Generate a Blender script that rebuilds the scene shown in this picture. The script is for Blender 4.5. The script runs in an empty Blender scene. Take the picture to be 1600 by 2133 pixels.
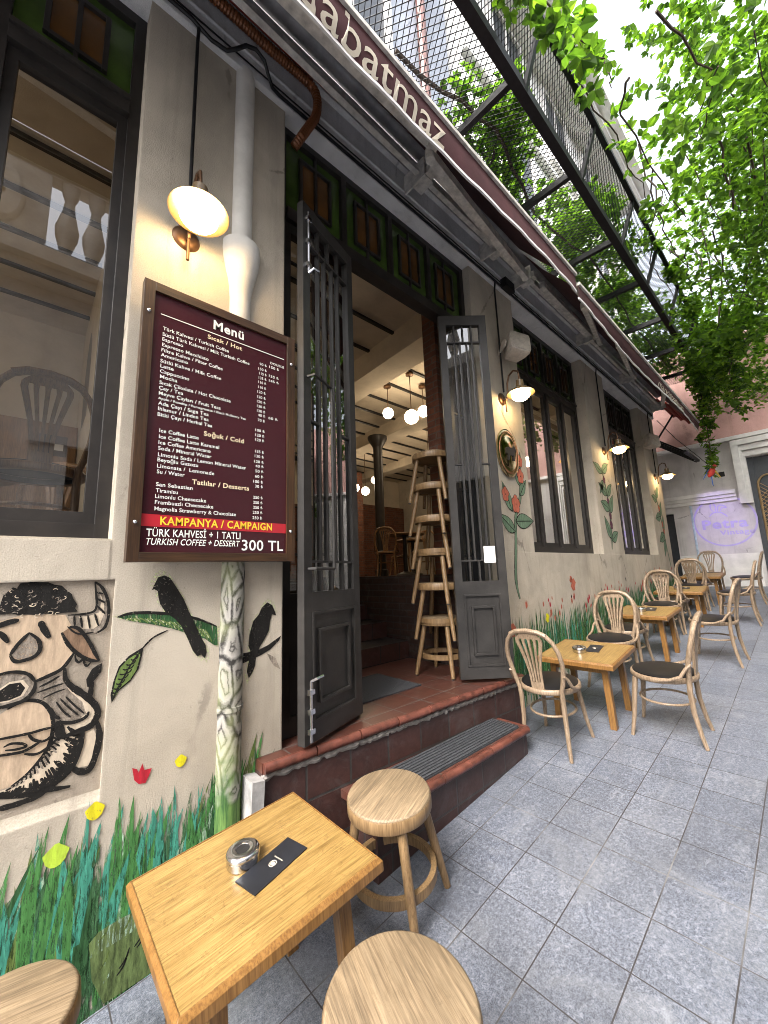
import bpy, math, random
from math import radians as rad, sin, cos, pi
from mathutils import Vector, Matrix
from mathutils.geometry import tessellate_polygon
random.seed(7)
scn = bpy.context.scene
col = scn.collection

# ---------------------------------------------------------------- camera, world, light, exposure
cam_d = bpy.data.cameras.new('camera')
cam = bpy.data.objects.new('camera', cam_d)
col.objects.link(cam)
RR = ((0.7417404954, -0.6697236967, -0.0359333755),
      (0.0800351498, 0.1415811755, -0.9866859407),
      (0.6658944452, 0.7289889854, 0.1586179277))      # right, down, forward in world axes
CAM = Vector((0.0, -1.9, 1.4877))
cam.matrix_world = Matrix(((RR[0][0], -RR[1][0], -RR[2][0], CAM.x),
                           (RR[0][1], -RR[1][1], -RR[2][1], CAM.y),
                           (RR[0][2], -RR[1][2], -RR[2][2], CAM.z), (0, 0, 0, 1)))
cam_d.sensor_fit = 'HORIZONTAL'
cam_d.sensor_width = 36
cam_d.lens = 36 * 810.17 / 1600
cam_d.clip_start = 0.02
cam_d.clip_end = 500
scn.camera = cam

SUN_EL, SUN_AZ = rad(48), rad(-166)      # sun direction (azimuth measured from +x towards +y)
w = bpy.data.worlds.new('World')
scn.world = w
w.use_nodes = True
nt = w.node_tree
sky = nt.nodes.new('ShaderNodeTexSky')
sky.sky_type = 'NISHITA'
sky.sun_disc = False
sky.sun_elevation = SUN_EL
sky.sun_rotation = pi / 2 - SUN_AZ
sky.air_density = 1.0
sky.dust_density = 6.0
sky.ozone_density = 1.0
bg = nt.nodes['Background']
bg.inputs['Strength'].default_value = 0.15
hsv = nt.nodes.new('ShaderNodeHueSaturation')      # thin bright overcast: most of the blue is washed out
hsv.inputs['Saturation'].default_value = 0.32
hsv.inputs['Value'].default_value = 1.25
nt.links.new(sky.outputs['Color'], hsv.inputs['Color'])
nt.links.new(hsv.outputs['Color'], bg.inputs['Color'])
sd = bpy.data.lights.new('sun', 'SUN')
sd.energy = 0.55
sd.angle = rad(25)
sd.color = (1.0, 0.95, 0.88)
so = bpy.data.objects.new('sun', sd)
col.objects.link(so)
sdir = Vector((cos(SUN_EL) * cos(SUN_AZ), cos(SUN_EL) * sin(SUN_AZ), sin(SUN_EL)))
so.rotation_euler = sdir.to_track_quat('Z', 'Y').to_euler()
scn.view_settings.view_transform = 'Standard'
scn.view_settings.look = 'None'
scn.view_settings.exposure = 2.16
scn.view_settings.gamma = 1
scn.cycles.use_denoising = True
scn.cycles.filter_width = 0.95
scn.cycles.max_bounces = 10
scn.cycles.diffuse_bounces = 5
scn.cycles.glossy_bounces = 5
scn.cycles.transmission_bounces = 8
scn.cycles.transparent_max_bounces = 16
scn.cycles.sample_clamp_indirect = 6
scn.cycles.caustics_reflective = False
scn.cycles.caustics_refractive = False

# ---------------------------------------------------------------- materials
def mat(name):
    m = bpy.data.materials.new(name)
    m.use_nodes = True
    n = m.node_tree
    return m, n, n.nodes['Principled BSDF']

def ramp(n, fac, stops):
    r = n.nodes.new('ShaderNodeValToRGB')
    el = r.color_ramp.elements
    while len(el) < len(stops):
        el.new(0.5)
    for e, (p, c) in zip(el, stops):
        e.position = p
        e.color = (*c, 1)
    n.links.new(fac, r.inputs['Fac'])
    return r.outputs['Color']

def noise(n, scale, detail=4, rough=0.55, vec=None, dist=0.0):
    t = n.nodes.new('ShaderNodeTexNoise')
    t.inputs['Scale'].default_value = scale
    t.inputs['Detail'].default_value = detail
    t.inputs['Roughness'].default_value = rough
    t.inputs['Distortion'].default_value = dist
    if vec is not None:
        n.links.new(vec, t.inputs['Vector'])
    return t.outputs['Fac']

def coords(n, scale=(1, 1, 1), kind='Object', rot=(0, 0, 0)):
    tc = n.nodes.new('ShaderNodeTexCoord')
    mp = n.nodes.new('ShaderNodeMapping')
    mp.inputs['Scale'].default_value = scale
    mp.inputs['Rotation'].default_value = rot
    n.links.new(tc.outputs[kind], mp.inputs['Vector'])
    return mp.outputs['Vector']

def mix(n, fac, a, b, mode='MIX'):
    x = n.nodes.new('ShaderNodeMix')
    x.data_type = 'RGBA'
    x.blend_type = mode
    if isinstance(fac, float):
        x.inputs['Factor'].default_value = fac
    else:
        n.links.new(fac, x.inputs['Factor'])
    for s, v in ((x.inputs[6], a), (x.inputs[7], b)):
        if isinstance(v, tuple):
            s.default_value = (*v, 1)
        else:
            n.links.new(v, s)
    return x.outputs[2]

def math_(n, op, a, b=None):
    x = n.nodes.new('ShaderNodeMath')
    x.operation = op
    for i, v in enumerate((a, b)):
        if v is None:
            continue
        if isinstance(v, (int, float)):
            x.inputs[i].default_value = v
        else:
            n.links.new(v, x.inputs[i])
    return x.outputs[0]

def bump(n, p, h, strength, dist=0.01, bevel=0.0):
    b = n.nodes.new('ShaderNodeBump')
    b.inputs['Strength'].default_value = strength
    b.inputs['Distance'].default_value = dist
    n.links.new(h, b.inputs['Height'])
    if bevel:
        bv = n.nodes.new('ShaderNodeBevel')
        bv.samples = 3
        bv.inputs['Radius'].default_value = bevel
        n.links.new(bv.outputs['Normal'], b.inputs['Normal'])
    n.links.new(b.outputs['Normal'], p.inputs['Normal'])

def simple(name, c, rough=0.6, metal=0.0, var=0.25, scale=12, bstr=0.15, bscale=90, bevel=0.0, spec=None, chips=None):
    m, n, p = mat(name)
    v = coords(n)
    lo = tuple(x * (1 - var) for x in c)
    hi = tuple(min(1, x * (1 + var)) for x in c)
    cc = ramp(n, noise(n, scale, 6, 0.6, v), [(0.3, lo), (0.7, hi)])
    if chips:
        k = ramp(n, noise(n, 38, 7, 0.8, v, 0.8), [(0.63, (0, 0, 0)), (0.67, (1, 1, 1))])
        cc = mix(n, math_(n, 'MULTIPLY', k, 0.55), cc, chips)
        k = ramp(n, noise(n, 2.2, 5, 0.7, v), [(0.5, (0, 0, 0)), (0.7, (1, 1, 1))])
        cc = mix(n, math_(n, 'MULTIPLY', k, 0.35), cc, chips)
    n.links.new(cc, p.inputs['Base Color'])
    p.inputs['Roughness'].default_value = rough
    p.inputs['Metallic'].default_value = metal
    if spec is not None:
        p.inputs['Specular IOR Level'].default_value = spec
    if bstr:
        bump(n, p, noise(n, bscale, 3, 0.6, v), bstr, 0.004, bevel)
    return m

def wood(name, dark, light, rough=0.45, axis=0, bevel=0.003, scratch=None, sc=1.0):
    m, n, p = mat(name)
    s = [26 * sc, 26 * sc, 26 * sc]
    s[axis] = 1.6 * sc
    v = coords(n, tuple(s))
    g = noise(n, 1.6, 8, 0.65, v, 0.6)
    v2 = coords(n, (3, 3, 3))
    big = noise(n, 1.3, 3, 0.5, v2)
    c = ramp(n, g, [(0.32, dark), (0.5, tuple((a + b) / 2 for a, b in zip(dark, light))), (0.68, light)])
    c = mix(n, 0.35, c, ramp(n, big, [(0.35, dark), (0.65, light)]))
    s3 = [120, 120, 120]
    s3[axis] = 5
    fine = noise(n, 1.5, 4, 0.7, coords(n, tuple(s3)))
    c = mix(n, 0.7, c, ramp(n, fine, [(0.38, (0.42, 0.37, 0.32)), (0.58, (1, 1, 1))]), 'MULTIPLY')
    if scratch:
        k = ramp(n, noise(n, 9, 9, 0.8, v2, 1.5), [(0.54, (0, 0, 0)), (0.64, (1, 1, 1))])
        c = mix(n, math_(n, 'MULTIPLY', k, 0.5), c, scratch)
        s4 = [70, 70, 70]
        s4[axis] = 2.2
        k = ramp(n, noise(n, 1.0, 6, 0.8, coords(n, tuple(s4)), 0.4), [(0.58, (0, 0, 0)), (0.66, (1, 1, 1))])
        c = mix(n, math_(n, 'MULTIPLY', k, 0.6), c, scratch)
    n.links.new(c, p.inputs['Base Color'])
    p.inputs['Roughness'].default_value = rough
    bump(n, p, fine, 0.12, 0.002, bevel)
    return m

M = {}
# rendered wall: lime plaster, warm grey, stained and pitted
def plaster(name, c, stain=True, bevel=0.012):
    m, n, p = mat(name)
    v = coords(n)
    a = noise(n, 2.2, 8, 0.65, v, 0.4)
    cc = ramp(n, a, [(0.3, tuple(x * 0.8 for x in c)), (0.55, c), (0.75, tuple(min(1, x * 1.1) for x in c))])
    if stain:
        st = noise(n, 1.0, 5, 0.6, coords(n, (1.3, 1.3, 0.55)), 0.3)
        cc = mix(n, math_(n, 'MULTIPLY', ramp(n, st, [(0.5, (0, 0, 0)), (0.68, (1, 1, 1))]), 0.55), cc, tuple(x * 0.52 for x in c))
        dr = noise(n, 1.0, 6, 0.7, coords(n, (9, 9, 0.45)), 0.2)
        cc = mix(n, math_(n, 'MULTIPLY', ramp(n, dr, [(0.54, (0, 0, 0)), (0.70, (1, 1, 1))]), 0.35), cc, tuple(x * 0.5 for x in c))
        vc = n.nodes.new('ShaderNodeTexVoronoi')
        vc.feature = 'DISTANCE_TO_EDGE'
        vc.inputs['Scale'].default_value = 1
        n.links.new(coords(n, (1.1, 1.1, 0.7), rot=(0.3, 0.2, 0.4)), vc.inputs['Vector'])
        cd = math_(n, 'ADD', vc.outputs['Distance'], math_(n, 'MULTIPLY', math_(n, 'SUBTRACT', noise(n, 6, 6, 0.7, v), 0.5), 0.10))
        cm = math_(n, 'MULTIPLY', ramp(n, cd, [(0.0, (1, 1, 1)), (0.006, (0, 0, 0))]), ramp(n, noise(n, 1.3, 2, 0.5, v), [(0.5, (0, 0, 0)), (0.6, (1, 1, 1))]))
        cc = mix(n, math_(n, 'MULTIPLY', cm, 0.6), cc, tuple(x * 0.3 for x in c))
        sp = noise(n, 34, 3, 0.8, v)
        cc = mix(n, math_(n, 'MULTIPLY', ramp(n, sp, [(0.64, (0, 0, 0)), (0.70, (1, 1, 1))]), 0.45), cc, tuple(x * 0.4 for x in c))
        gr_ = noise(n, 210, 3, 0.7, v)
        cc = mix(n, 0.4, cc, ramp(n, gr_, [(0.38, (0.62, 0.62, 0.62)), (0.6, (1, 1, 1))]), 'MULTIPLY')
    n.links.new(cc, p.inputs['Base Color'])
    p.inputs['Roughness'].default_value = 0.9
    p.inputs['Specular IOR Level'].default_value = 0.2
    h = math_(n, 'ADD', noise(n, 170, 5, 0.7, v), math_(n, 'MULTIPLY', noise(n, 11, 4, 0.6, v), 1.2))
    bump(n, p, h, 0.62, 0.005, bevel)
    return m
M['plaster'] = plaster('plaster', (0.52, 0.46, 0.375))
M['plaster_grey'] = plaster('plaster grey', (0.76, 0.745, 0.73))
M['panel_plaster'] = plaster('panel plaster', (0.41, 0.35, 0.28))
M['cream'] = plaster('cream wall', (0.58, 0.50, 0.39), False)
M['pink'] = plaster('pink wall', (0.50, 0.30, 0.27))
M['white_wall'] = plaster('white wall', (0.66, 0.63, 0.62))
M['far_wall'] = plaster('far wall', (0.74, 0.72, 0.69))
M['blue_wall'] = plaster('blue grey wall', (0.42, 0.45, 0.52))
M['pale_wall'] = plaster('pale wall', (0.84, 0.83, 0.81), False)
M['white_trim'] = simple('white trim', (0.72, 0.70, 0.68), 0.7, var=0.15, scale=5, bstr=0.2)

def granite():
    m, n, p = mat('granite paving')
    v = coords(n)
    vw = n.nodes.new('ShaderNodeVectorMath')
    vw.operation = 'ADD'
    n.links.new(v, vw.inputs[0])
    wob = n.nodes.new('ShaderNodeTexNoise')
    wob.inputs['Scale'].default_value = 7
    sb = n.nodes.new('ShaderNodeVectorMath')
    sb.operation = 'MULTIPLY_ADD'
    n.links.new(wob.outputs['Color'], sb.inputs[0])
    sb.inputs[1].default_value = (0.006, 0.006, 0)
    sb.inputs[2].default_value = (-0.003 - 1.605 + 2.55, -0.003 + 0.775 + 2.55, 0)
    n.links.new(sb.outputs[0], vw.inputs[1])
    br = n.nodes.new('ShaderNodeTexBrick')
    br.offset = 0
    br.squash = 1
    br.inputs['Scale'].default_value = 1
    br.inputs['Mortar Size'].default_value = 0.0026
    br.inputs['Mortar Smooth'].default_value = 0.15
    br.inputs['Brick Width'].default_value = 0.255
    br.inputs['Row Height'].default_value = 0.255
    br.inputs['Color1'].default_value = (0.0, 0.0, 0.0, 1)
    br.inputs['Color2'].default_value = (1, 1, 1, 1)
    br.inputs['Mortar'].default_value = (0.5, 0.5, 0.5, 1)
    n.links.new(vw.outputs[0], br.inputs['Vector'])
    tint = br.outputs['Color']
    f1 = noise(n, 70, 5, 0.78, v)
    f2 = noise(n, 230, 2, 0.6, v)
    c = ramp(n, f1, [(0.37, (0.050, 0.058, 0.078)), (0.47, (0.092, 0.106, 0.138)), (0.54, (0.135, 0.152, 0.188)), (0.64, (0.25, 0.27, 0.315))])
    c = mix(n, 0.3, c, ramp(n, f2, [(0.38, (0.05, 0.055, 0.075)), (0.62, (0.38, 0.39, 0.42))]))
    c = mix(n, 0.45, c, mix(n, tint, (0.55, 0.58, 0.65), (1.0, 1.0, 1.0)), 'MULTIPLY')
    # worn, chalky streaks and dirty patches
    d = noise(n, 2.6, 8, 0.72, v, 1.2)
    c = mix(n, math_(n, 'MULTIPLY', ramp(n, d, [(0.5, (0, 0, 0)), (0.68, (1, 1, 1))]), 0.5), c, (0.25, 0.26, 0.28))
    d2 = noise(n, 1.1, 6, 0.6, v, 0.5)
    c = mix(n, math_(n, 'MULTIPLY', ramp(n, d2, [(0.48, (0, 0, 0)), (0.66, (1, 1, 1))]), 0.45), c, (0.07, 0.074, 0.083))
    d3 = noise(n, 5, 9, 0.8, coords(n, (0.45, 1.6, 1)), 2.0)
    c = mix(n, math_(n, 'MULTIPLY', ramp(n, d3, [(0.55, (0, 0, 0)), (0.7, (1, 1, 1))]), 0.45), c, (0.32, 0.335, 0.36))
    j = ramp(n, noise(n, 1.3, 4, 0.6, v), [(0.56, (0.05, 0.046, 0.048)), (0.70, (0.26, 0.255, 0.25))])
    c = mix(n, br.outputs['Fac'], c, j)
    n.links.new(c, p.inputs['Base Color'])
    n.links.new(math_(n, 'ADD', math_(n, 'MULTIPLY', f1, 0.35), 0.28), p.inputs['Roughness'])
    h = math_(n, 'SUBTRACT', math_(n, 'MULTIPLY', f1, 0.5), br.outputs['Fac'])
    h = math_(n, 'ADD', h, math_(n, 'MULTIPLY', tint, 0.25))
    bump(n, p, h, 0.5, 0.005)
    return m
M['granite'] = granite()

def tiles(name, c1, c2, w, h, mortar, msize=0.006, rough=0.45, off=0.0, plane='xz'):
    m, n, p = mat(name)
    tc = n.nodes.new('ShaderNodeTexCoord')
    sx = n.nodes.new('ShaderNodeSeparateXYZ')
    n.links.new(tc.outputs['Object'], sx.inputs[0])
    cx = n.nodes.new('ShaderNodeCombineXYZ')
    if plane == 'xz':      # walls: horizontal run = x + y
        n.links.new(math_(n, 'ADD', sx.outputs[0], sx.outputs[1]), cx.inputs[0])
        n.links.new(sx.outputs[2], cx.inputs[1])
    else:
        n.links.new(sx.outputs[0], cx.inputs[0])
        n.links.new(sx.outputs[1], cx.inputs[1])
    br = n.nodes.new('ShaderNodeTexBrick')
    br.offset = off
    br.inputs['Scale'].default_value = 1
    br.inputs['Mortar Size'].default_value = msize
    br.inputs['Mortar Smooth'].default_value = 0.2
    br.inputs['Brick Width'].default_value = w
    br.inputs['Row Height'].default_value = h
    br.inputs['Color1'].default_value = (*c1, 1)
    br.inputs['Color2'].default_value = (*c2, 1)
    br.inputs['Mortar'].default_value = (*mortar, 1)
    n.links.new(cx.outputs[0], br.inputs['Vector'])
    v = coords(n)
    g = noise(n, 18, 7, 0.7, v, 0.5)
    c = mix(n, 0.75, br.outputs['Color'], ramp(n, g, [(0.3, (0.4, 0.4, 0.4)), (0.7, (1, 1, 1))]), 'MULTIPLY')
    du = noise(n, 3.5, 8, 0.75, v, 1.0)
    c = mix(n, math_(n, 'MULTIPLY', ramp(n, du, [(0.52, (0, 0, 0)), (0.72, (1, 1, 1))]), 0.35), c, tuple(0.5 * a + 0.10 for a in mortar))
    n.links.new(c, p.inputs['Base Color'])
    p.inputs['Roughness'].default_value = rough
    bump(n, p, math_(n, 'SUBTRACT', math_(n, 'MULTIPLY', g, 0.4), br.outputs['Fac']), 0.5, 0.006)
    return m
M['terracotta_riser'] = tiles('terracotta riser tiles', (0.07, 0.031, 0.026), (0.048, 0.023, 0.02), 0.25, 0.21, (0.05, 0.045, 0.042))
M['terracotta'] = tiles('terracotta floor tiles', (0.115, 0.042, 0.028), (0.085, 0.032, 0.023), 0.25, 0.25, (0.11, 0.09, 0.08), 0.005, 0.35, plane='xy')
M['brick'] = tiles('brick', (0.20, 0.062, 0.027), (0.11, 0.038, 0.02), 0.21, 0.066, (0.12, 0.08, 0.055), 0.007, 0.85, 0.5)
M['stair_brick'] = tiles('shaded stair brick', (0.060, 0.026, 0.018), (0.038, 0.018, 0.014), 0.21, 0.066, (0.045, 0.035, 0.03), 0.007, 0.8, 0.5)  # brick colour darkened to stand for the deep shade by the stair
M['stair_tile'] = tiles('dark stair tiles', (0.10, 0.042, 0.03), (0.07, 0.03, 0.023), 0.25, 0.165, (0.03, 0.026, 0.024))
M['nosing'] = simple('terracotta nosing', (0.115, 0.038, 0.026), 0.38, var=0.6, scale=16, bstr=0.3)
M['mortar'] = simple('grey mortar', (0.22, 0.20, 0.185), 0.95, var=0.35, scale=25, bstr=0.6, bscale=60)
M['joinery'] = simple('dark painted joinery', (0.014, 0.011, 0.0095), 0.48, var=0.5, scale=9, bstr=0.15, bscale=50, bevel=0.003, chips=(0.03, 0.026, 0.022))
M['door_paint'] = simple('grey brown door paint', (0.023, 0.021, 0.0195), 0.45, var=0.4, scale=7, bstr=0.2, bscale=60, bevel=0.003, chips=(0.06, 0.053, 0.047))
M['green_glass'] = simple('green glass', (0.05, 0.09, 0.018), 0.2, var=0.35, scale=5, bstr=0.0)
M['amber_glass'] = simple('amber glass', (0.11, 0.05, 0.014), 0.2, var=0.3, scale=6, bstr=0.0)
M['pine'] = wood('honey varnished wood', (0.21, 0.125, 0.036), (0.39, 0.255, 0.088), 0.34, 0, scratch=(0.085, 0.045, 0.016))
M['pine_leg'] = wood('honey varnished leg wood', (0.18, 0.085, 0.021), (0.29, 0.15, 0.046), 0.35, 2)
M['stool_top'] = wood('worn plywood', (0.125, 0.090, 0.054), (0.36, 0.265, 0.160), 0.6, 0, scratch=(0.13, 0.09, 0.05), sc=1.7)
M['stool_wood'] = wood('pale beech', (0.19, 0.115, 0.052), (0.31, 0.20, 0.098), 0.45, 2)
M['chair_wood'] = wood('pale bentwood', (0.21, 0.147, 0.095), (0.34, 0.255, 0.175), 0.38, 2)
M['old_wood'] = wood('darker bentwood', (0.20, 0.10, 0.04), (0.36, 0.20, 0.085), 0.4, 2)
M['frame_wood'] = wood('walnut stained frame', (0.022, 0.010, 0.004), (0.085, 0.04, 0.016), 0.4, 2)
M['vinyl'] = simple('black vinyl', (0.007, 0.007, 0.008), 0.42, var=0.2, bstr=0.05, bscale=200, spec=0.25)
M['steel_black'] = simple('black painted steel', (0.008, 0.008, 0.009), 0.5, var=0.4, spec=0.3, scale=20)
M['steel'] = simple('brushed steel', (0.62, 0.62, 0.64), 0.2, 1.0, var=0.1, bstr=0)
M['aluminium'] = simple('dirty aluminium', (0.56, 0.53, 0.48), 0.55, 0.1, var=0.35, scale=16)
M['zinc'] = simple('zinc gutter', (0.30, 0.30, 0.31), 0.5, 0.4, var=0.3, scale=8)
M['awning'] = simple('maroon awning cloth', (0.075, 0.024, 0.027), 0.85, var=0.25, scale=6, bstr=0.2, bscale=250)
M['awning_red'] = simple('sunlit red cloth', (0.22, 0.035, 0.025), 0.85, var=0.25, scale=6)  # light through the canopy folds put into the red; the cable shares it
M['cream_paint'] = simple('cream lettering', (0.68, 0.60, 0.48), 0.7, var=0.12)
M['white_paint'] = simple('white print', (0.80, 0.78, 0.74), 0.5, var=0.05, bstr=0)
M['maroon_print'] = simple('maroon board print', (0.042, 0.007, 0.011), 0.22, var=0.12, scale=3, bstr=0)
M['red_print'] = simple('red band print', (0.40, 0.02, 0.03), 0.25, var=0.06, bstr=0)
M['yellow_print'] = simple('yellow print', (0.85, 0.55, 0.04), 0.3, var=0.05, bstr=0)
M['cream_print'] = simple('cream print', (0.78, 0.62, 0.42), 0.4, var=0.05, bstr=0)
M['brass'] = simple('brass', (0.55, 0.43, 0.24), 0.1, 1.0, var=0.25, scale=14, bstr=0.12, bscale=20)
M['bronze'] = simple('aged brown metal', (0.10, 0.05, 0.022), 0.4, 0.6, var=0.3)
M['copper_hose'] = simple('brown corrugated hose', (0.15, 0.05, 0.015), 0.42, 0.25, var=0.35, scale=30)
M['lamp_shade'] = simple('cream enamel shade', (0.13, 0.085, 0.038), 0.35, 0.0, var=0.2)
M['speaker'] = simple('dusty white plastic', (0.48, 0.43, 0.37), 0.6, var=0.2, scale=25)
M['black_plastic'] = simple('black plastic', (0.015, 0.014, 0.014), 0.5)
M['rubber'] = simple('ribbed black mat', (0.036, 0.038, 0.043), 0.9, var=0.6, scale=90, bstr=0.8, bscale=220)
M['card'] = simple('black card', (0.013, 0.014, 0.018), 0.4, var=0.3, scale=8, bstr=0)
M['paper'] = simple('white paper', (0.78, 0.76, 0.74), 0.6, var=0.04, bstr=0)
M['iron_dark'] = simple('dark iron column', (0.02, 0.014, 0.01), 0.45)
M['floor_dark'] = simple('dark interior floor', (0.06, 0.035, 0.02), 0.4)
M['door_blue'] = simple('dark blue grey door', (0.03, 0.036, 0.045), 0.45)
M['gold_iron'] = simple('ochre iron grille', (0.33, 0.22, 0.11), 0.5, 0.2)
M['violet'] = simple('painted logo light', (0.48, 0.42, 0.72), 0.9, var=0.08)  # violet of the projected logo, its light put into a wall colour
M['blue_pipe'] = simple('pale blue pipe', (0.42, 0.52, 0.60), 0.5)
M['block_paint'] = simple('chipped whitewash', (0.30, 0.29, 0.28), 0.9, var=0.3, scale=18, bstr=0.5, bscale=40)
M['stone'] = simple('weathered stone', (0.46, 0.43, 0.39), 0.9, var=0.3, scale=5, bstr=0.5, bscale=30)

def paint(name, c, var=0.3, wear=0.0, streak=False):
    m, n, p = mat(name)
    v = coords(n)
    lo = tuple(x * (1 - var) for x in c)
    hi = tuple(min(1, x * (1 + var)) for x in c)
    c1 = ramp(n, noise(n, 26, 6, 0.7, coords(n, (2, 2, 0.4))), [(0.35, lo), (0.65, hi)])
    if streak:
        st = noise(n, 130, 4, 0.7, coords(n, (1, 1, 0.10)), 0.3)
        c1 = mix(n, 0.55, c1, ramp(n, st, [(0.36, tuple(x * 0.45 for x in c)), (0.62, tuple(min(1, x * 1.7 + 0.02) for x in c))]))
    n.links.new(c1, p.inputs['Base Color'])
    p.inputs['Roughness'].default_value = 0.8
    h = math_(n, 'ADD', noise(n, 170, 5, 0.7, v), math_(n, 'MULTIPLY', noise(n, 11, 4, 0.6, v), 1.2))
    bump(n, p, h, 0.38, 0.005)
    p.inputs['Specular IOR Level'].default_value = 0.2
    if wear:
        k = ramp(n, noise(n, 120, 4, 0.7, coords(n, (1, 1, 0.14)), 0.3) if streak else noise(n, 110, 3, 0.7, v), [(wear - 0.05, (0, 0, 0)), (wear + (0.10 if streak else 0.03), (1, 1, 1))])
        n.links.new(k, p.inputs['Alpha'])
    return m
for k, c, v_, w_ in (('p_black', (0.012, 0.011, 0.010), 0.3, 0.36), ('p_tan', (0.47, 0.355, 0.25), 0.2, 0), ('p_cream', (0.56, 0.47, 0.36), 0.15, 0),
                ('p_grey', (0.26, 0.22, 0.18), 0.5, 0.44), ('p_brown', (0.22, 0.14, 0.09), 0.45, 0), ('p_orange', (0.42, 0.22, 0.12), 0.3, 0.4),
                ('p_teal', (0.045, 0.22, 0.155), 0.4, 0.38), ('p_green', (0.05, 0.165, 0.042), 0.5, 0.36), ('p_dark', (0.02, 0.07, 0.022), 0.5, 0.33), ('p_olive', (0.085, 0.125, 0.028), 0.4, 0.38),
                ('p_pale', (0.30, 0.42, 0.30), 0.3, 0.5), ('p_base', (0.045, 0.12, 0.05), 0.6, 0.40), ('p_log', (0.10, 0.14, 0.05), 0.6, 0.25), ('p_red', (0.40, 0.02, 0.035), 0.25, 0.3), ('p_yellow', (0.62, 0.55, 0.02), 0.2, 0.35),
                ('p_lime', (0.42, 0.58, 0.06), 0.2, 0.3), ('p_leaf', (0.13, 0.20, 0.13), 0.3, 0.3), ('p_coral', (0.42, 0.12, 0.075), 0.25, 0.3), ('p_halo', (0.52, 0.56, 0.32), 0.1, 0.55), ('p_leafgreen', (0.13, 0.19, 0.055), 0.4, 0.3), ('p_plum', (0.12, 0.045, 0.07), 0.3, 0.3)):
    sk = k in ('p_teal', 'p_green', 'p_dark', 'p_olive', 'p_pale', 'p_base')
    M[k] = paint(k[2:] + ' mural paint', c, v_, w_ + (0.04 if sk else 0), sk)

def pipe_mat():
    m, n, p = mat('painted drainpipe')
    v = coords(n)
    base = ramp(n, noise(n, 5, 6, 0.6, v), [(0.3, (0.52, 0.50, 0.46)), (0.7, (0.70, 0.67, 0.62))])
    vo = n.nodes.new('ShaderNodeTexVoronoi')
    vo.feature = 'DISTANCE_TO_EDGE'
    vo.inputs['Scale'].default_value = 1
    n.links.new(coords(n, (15, 15, 5.5)), vo.inputs['Vector'])
    d = math_(n, 'ADD', vo.outputs['Distance'], math_(n, 'MULTIPLY', math_(n, 'SUBTRACT', noise(n, 30, 4, 0.7, v), 0.5), 0.25))
    bark = ramp(n, d, [(0.015, (0.02, 0.018, 0.016)), (0.06, (0.15, 0.142, 0.13)), (0.12, (0.33, 0.315, 0.285)), (0.22, (0.27, 0.255, 0.23)), (0.27, (0.03, 0.027, 0.025)), (0.33, (0.28, 0.265, 0.24))])
    sx = n.nodes.new('ShaderNodeSeparateXYZ')
    tc = n.nodes.new('ShaderNodeTexCoord')
    n.links.new(tc.outputs['Object'], sx.inputs[0])
    z = sx.outputs[2]
    zg = math_(n, 'ADD', z, math_(n, 'MULTIPLY', math_(n, 'SUBTRACT', noise(n, 9, 3, 0.6, v), 0.5), 0.6))
    green = ramp(n, zg, [(0.50, (1, 1, 1)), (0.66, (0, 0, 0))])
    yel = ramp(n, noise(n, 4, 3, 0.6, v), [(0.45, (0, 0, 0)), (0.6, (1, 1, 1))])
    bark = mix(n, math_(n, 'MULTIPLY', yel, 0.4), bark, (0.36, 0.39, 0.18))
    bark = mix(n, green, bark, ramp(n, noise(n, 40, 5, 0.7, coords(n, (1, 1, 0.08))), [(0.4, (0.02, 0.07, 0.014)), (0.6, (0.11, 0.20, 0.045))]))
    low = ramp(n, z, [(0.60, (1, 1, 1)), (0.62, (0, 0, 0))])
    sel = math_(n, 'LESS_THAN', z, 1.66)
    n.links.new(mix(n, sel, base, bark), p.inputs['Base Color'])
    p.inputs['Roughness'].default_value = 0.75
    bump(n, p, noise(n, 60, 4, 0.6, v), 0.3, 0.004)
    return m
M['pipe'] = pipe_mat()

def glass(name, tint=(1, 1, 1), refl=1.0):
    m, n, p = mat(name)
    n.nodes.remove(p)
    out = n.nodes['Material Output']
    t = n.nodes.new('ShaderNodeBsdfTransparent')
    t.inputs['Color'].default_value = (*tint, 1)
    g = n.nodes.new('ShaderNodeBsdfGlossy')
    g.inputs['Roughness'].default_value = 0.0
    f = n.nodes.new('ShaderNodeFresnel')
    f.inputs['IOR'].default_value = 1.55
    k = math_(n, 'MULTIPLY', f.outputs[0], 1.6 * refl)
    k = math_(n, 'MINIMUM', k, 1.0)
    ms = n.nodes.new('ShaderNodeMixShader')
    n.links.new(k, ms.inputs[0])
    n.links.new(t.outputs[0], ms.inputs[1])
    n.links.new(g.outputs[0], ms.inputs[2])
    n.links.new(ms.outputs[0], out.inputs['Surface'])
    return m
M['glass'] = glass('window glass', (0.76, 0.76, 0.73), 2.1)

def emit(name, c, s):
    m, n, p = mat(name)
    p.inputs['Base Color'].default_value = (0.9, 0.88, 0.82, 1)
    p.inputs['Emission Color'].default_value = (*c, 1)
    p.inputs['Emission Strength'].default_value = s
    p.inputs['Roughness'].default_value = 0.3
    return m
M['bulb'] = emit('lit opal glass', (1.0, 0.70, 0.34), 13)
M['globe'] = emit('lit opal globe', (1.0, 0.80, 0.55), 8)

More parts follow.
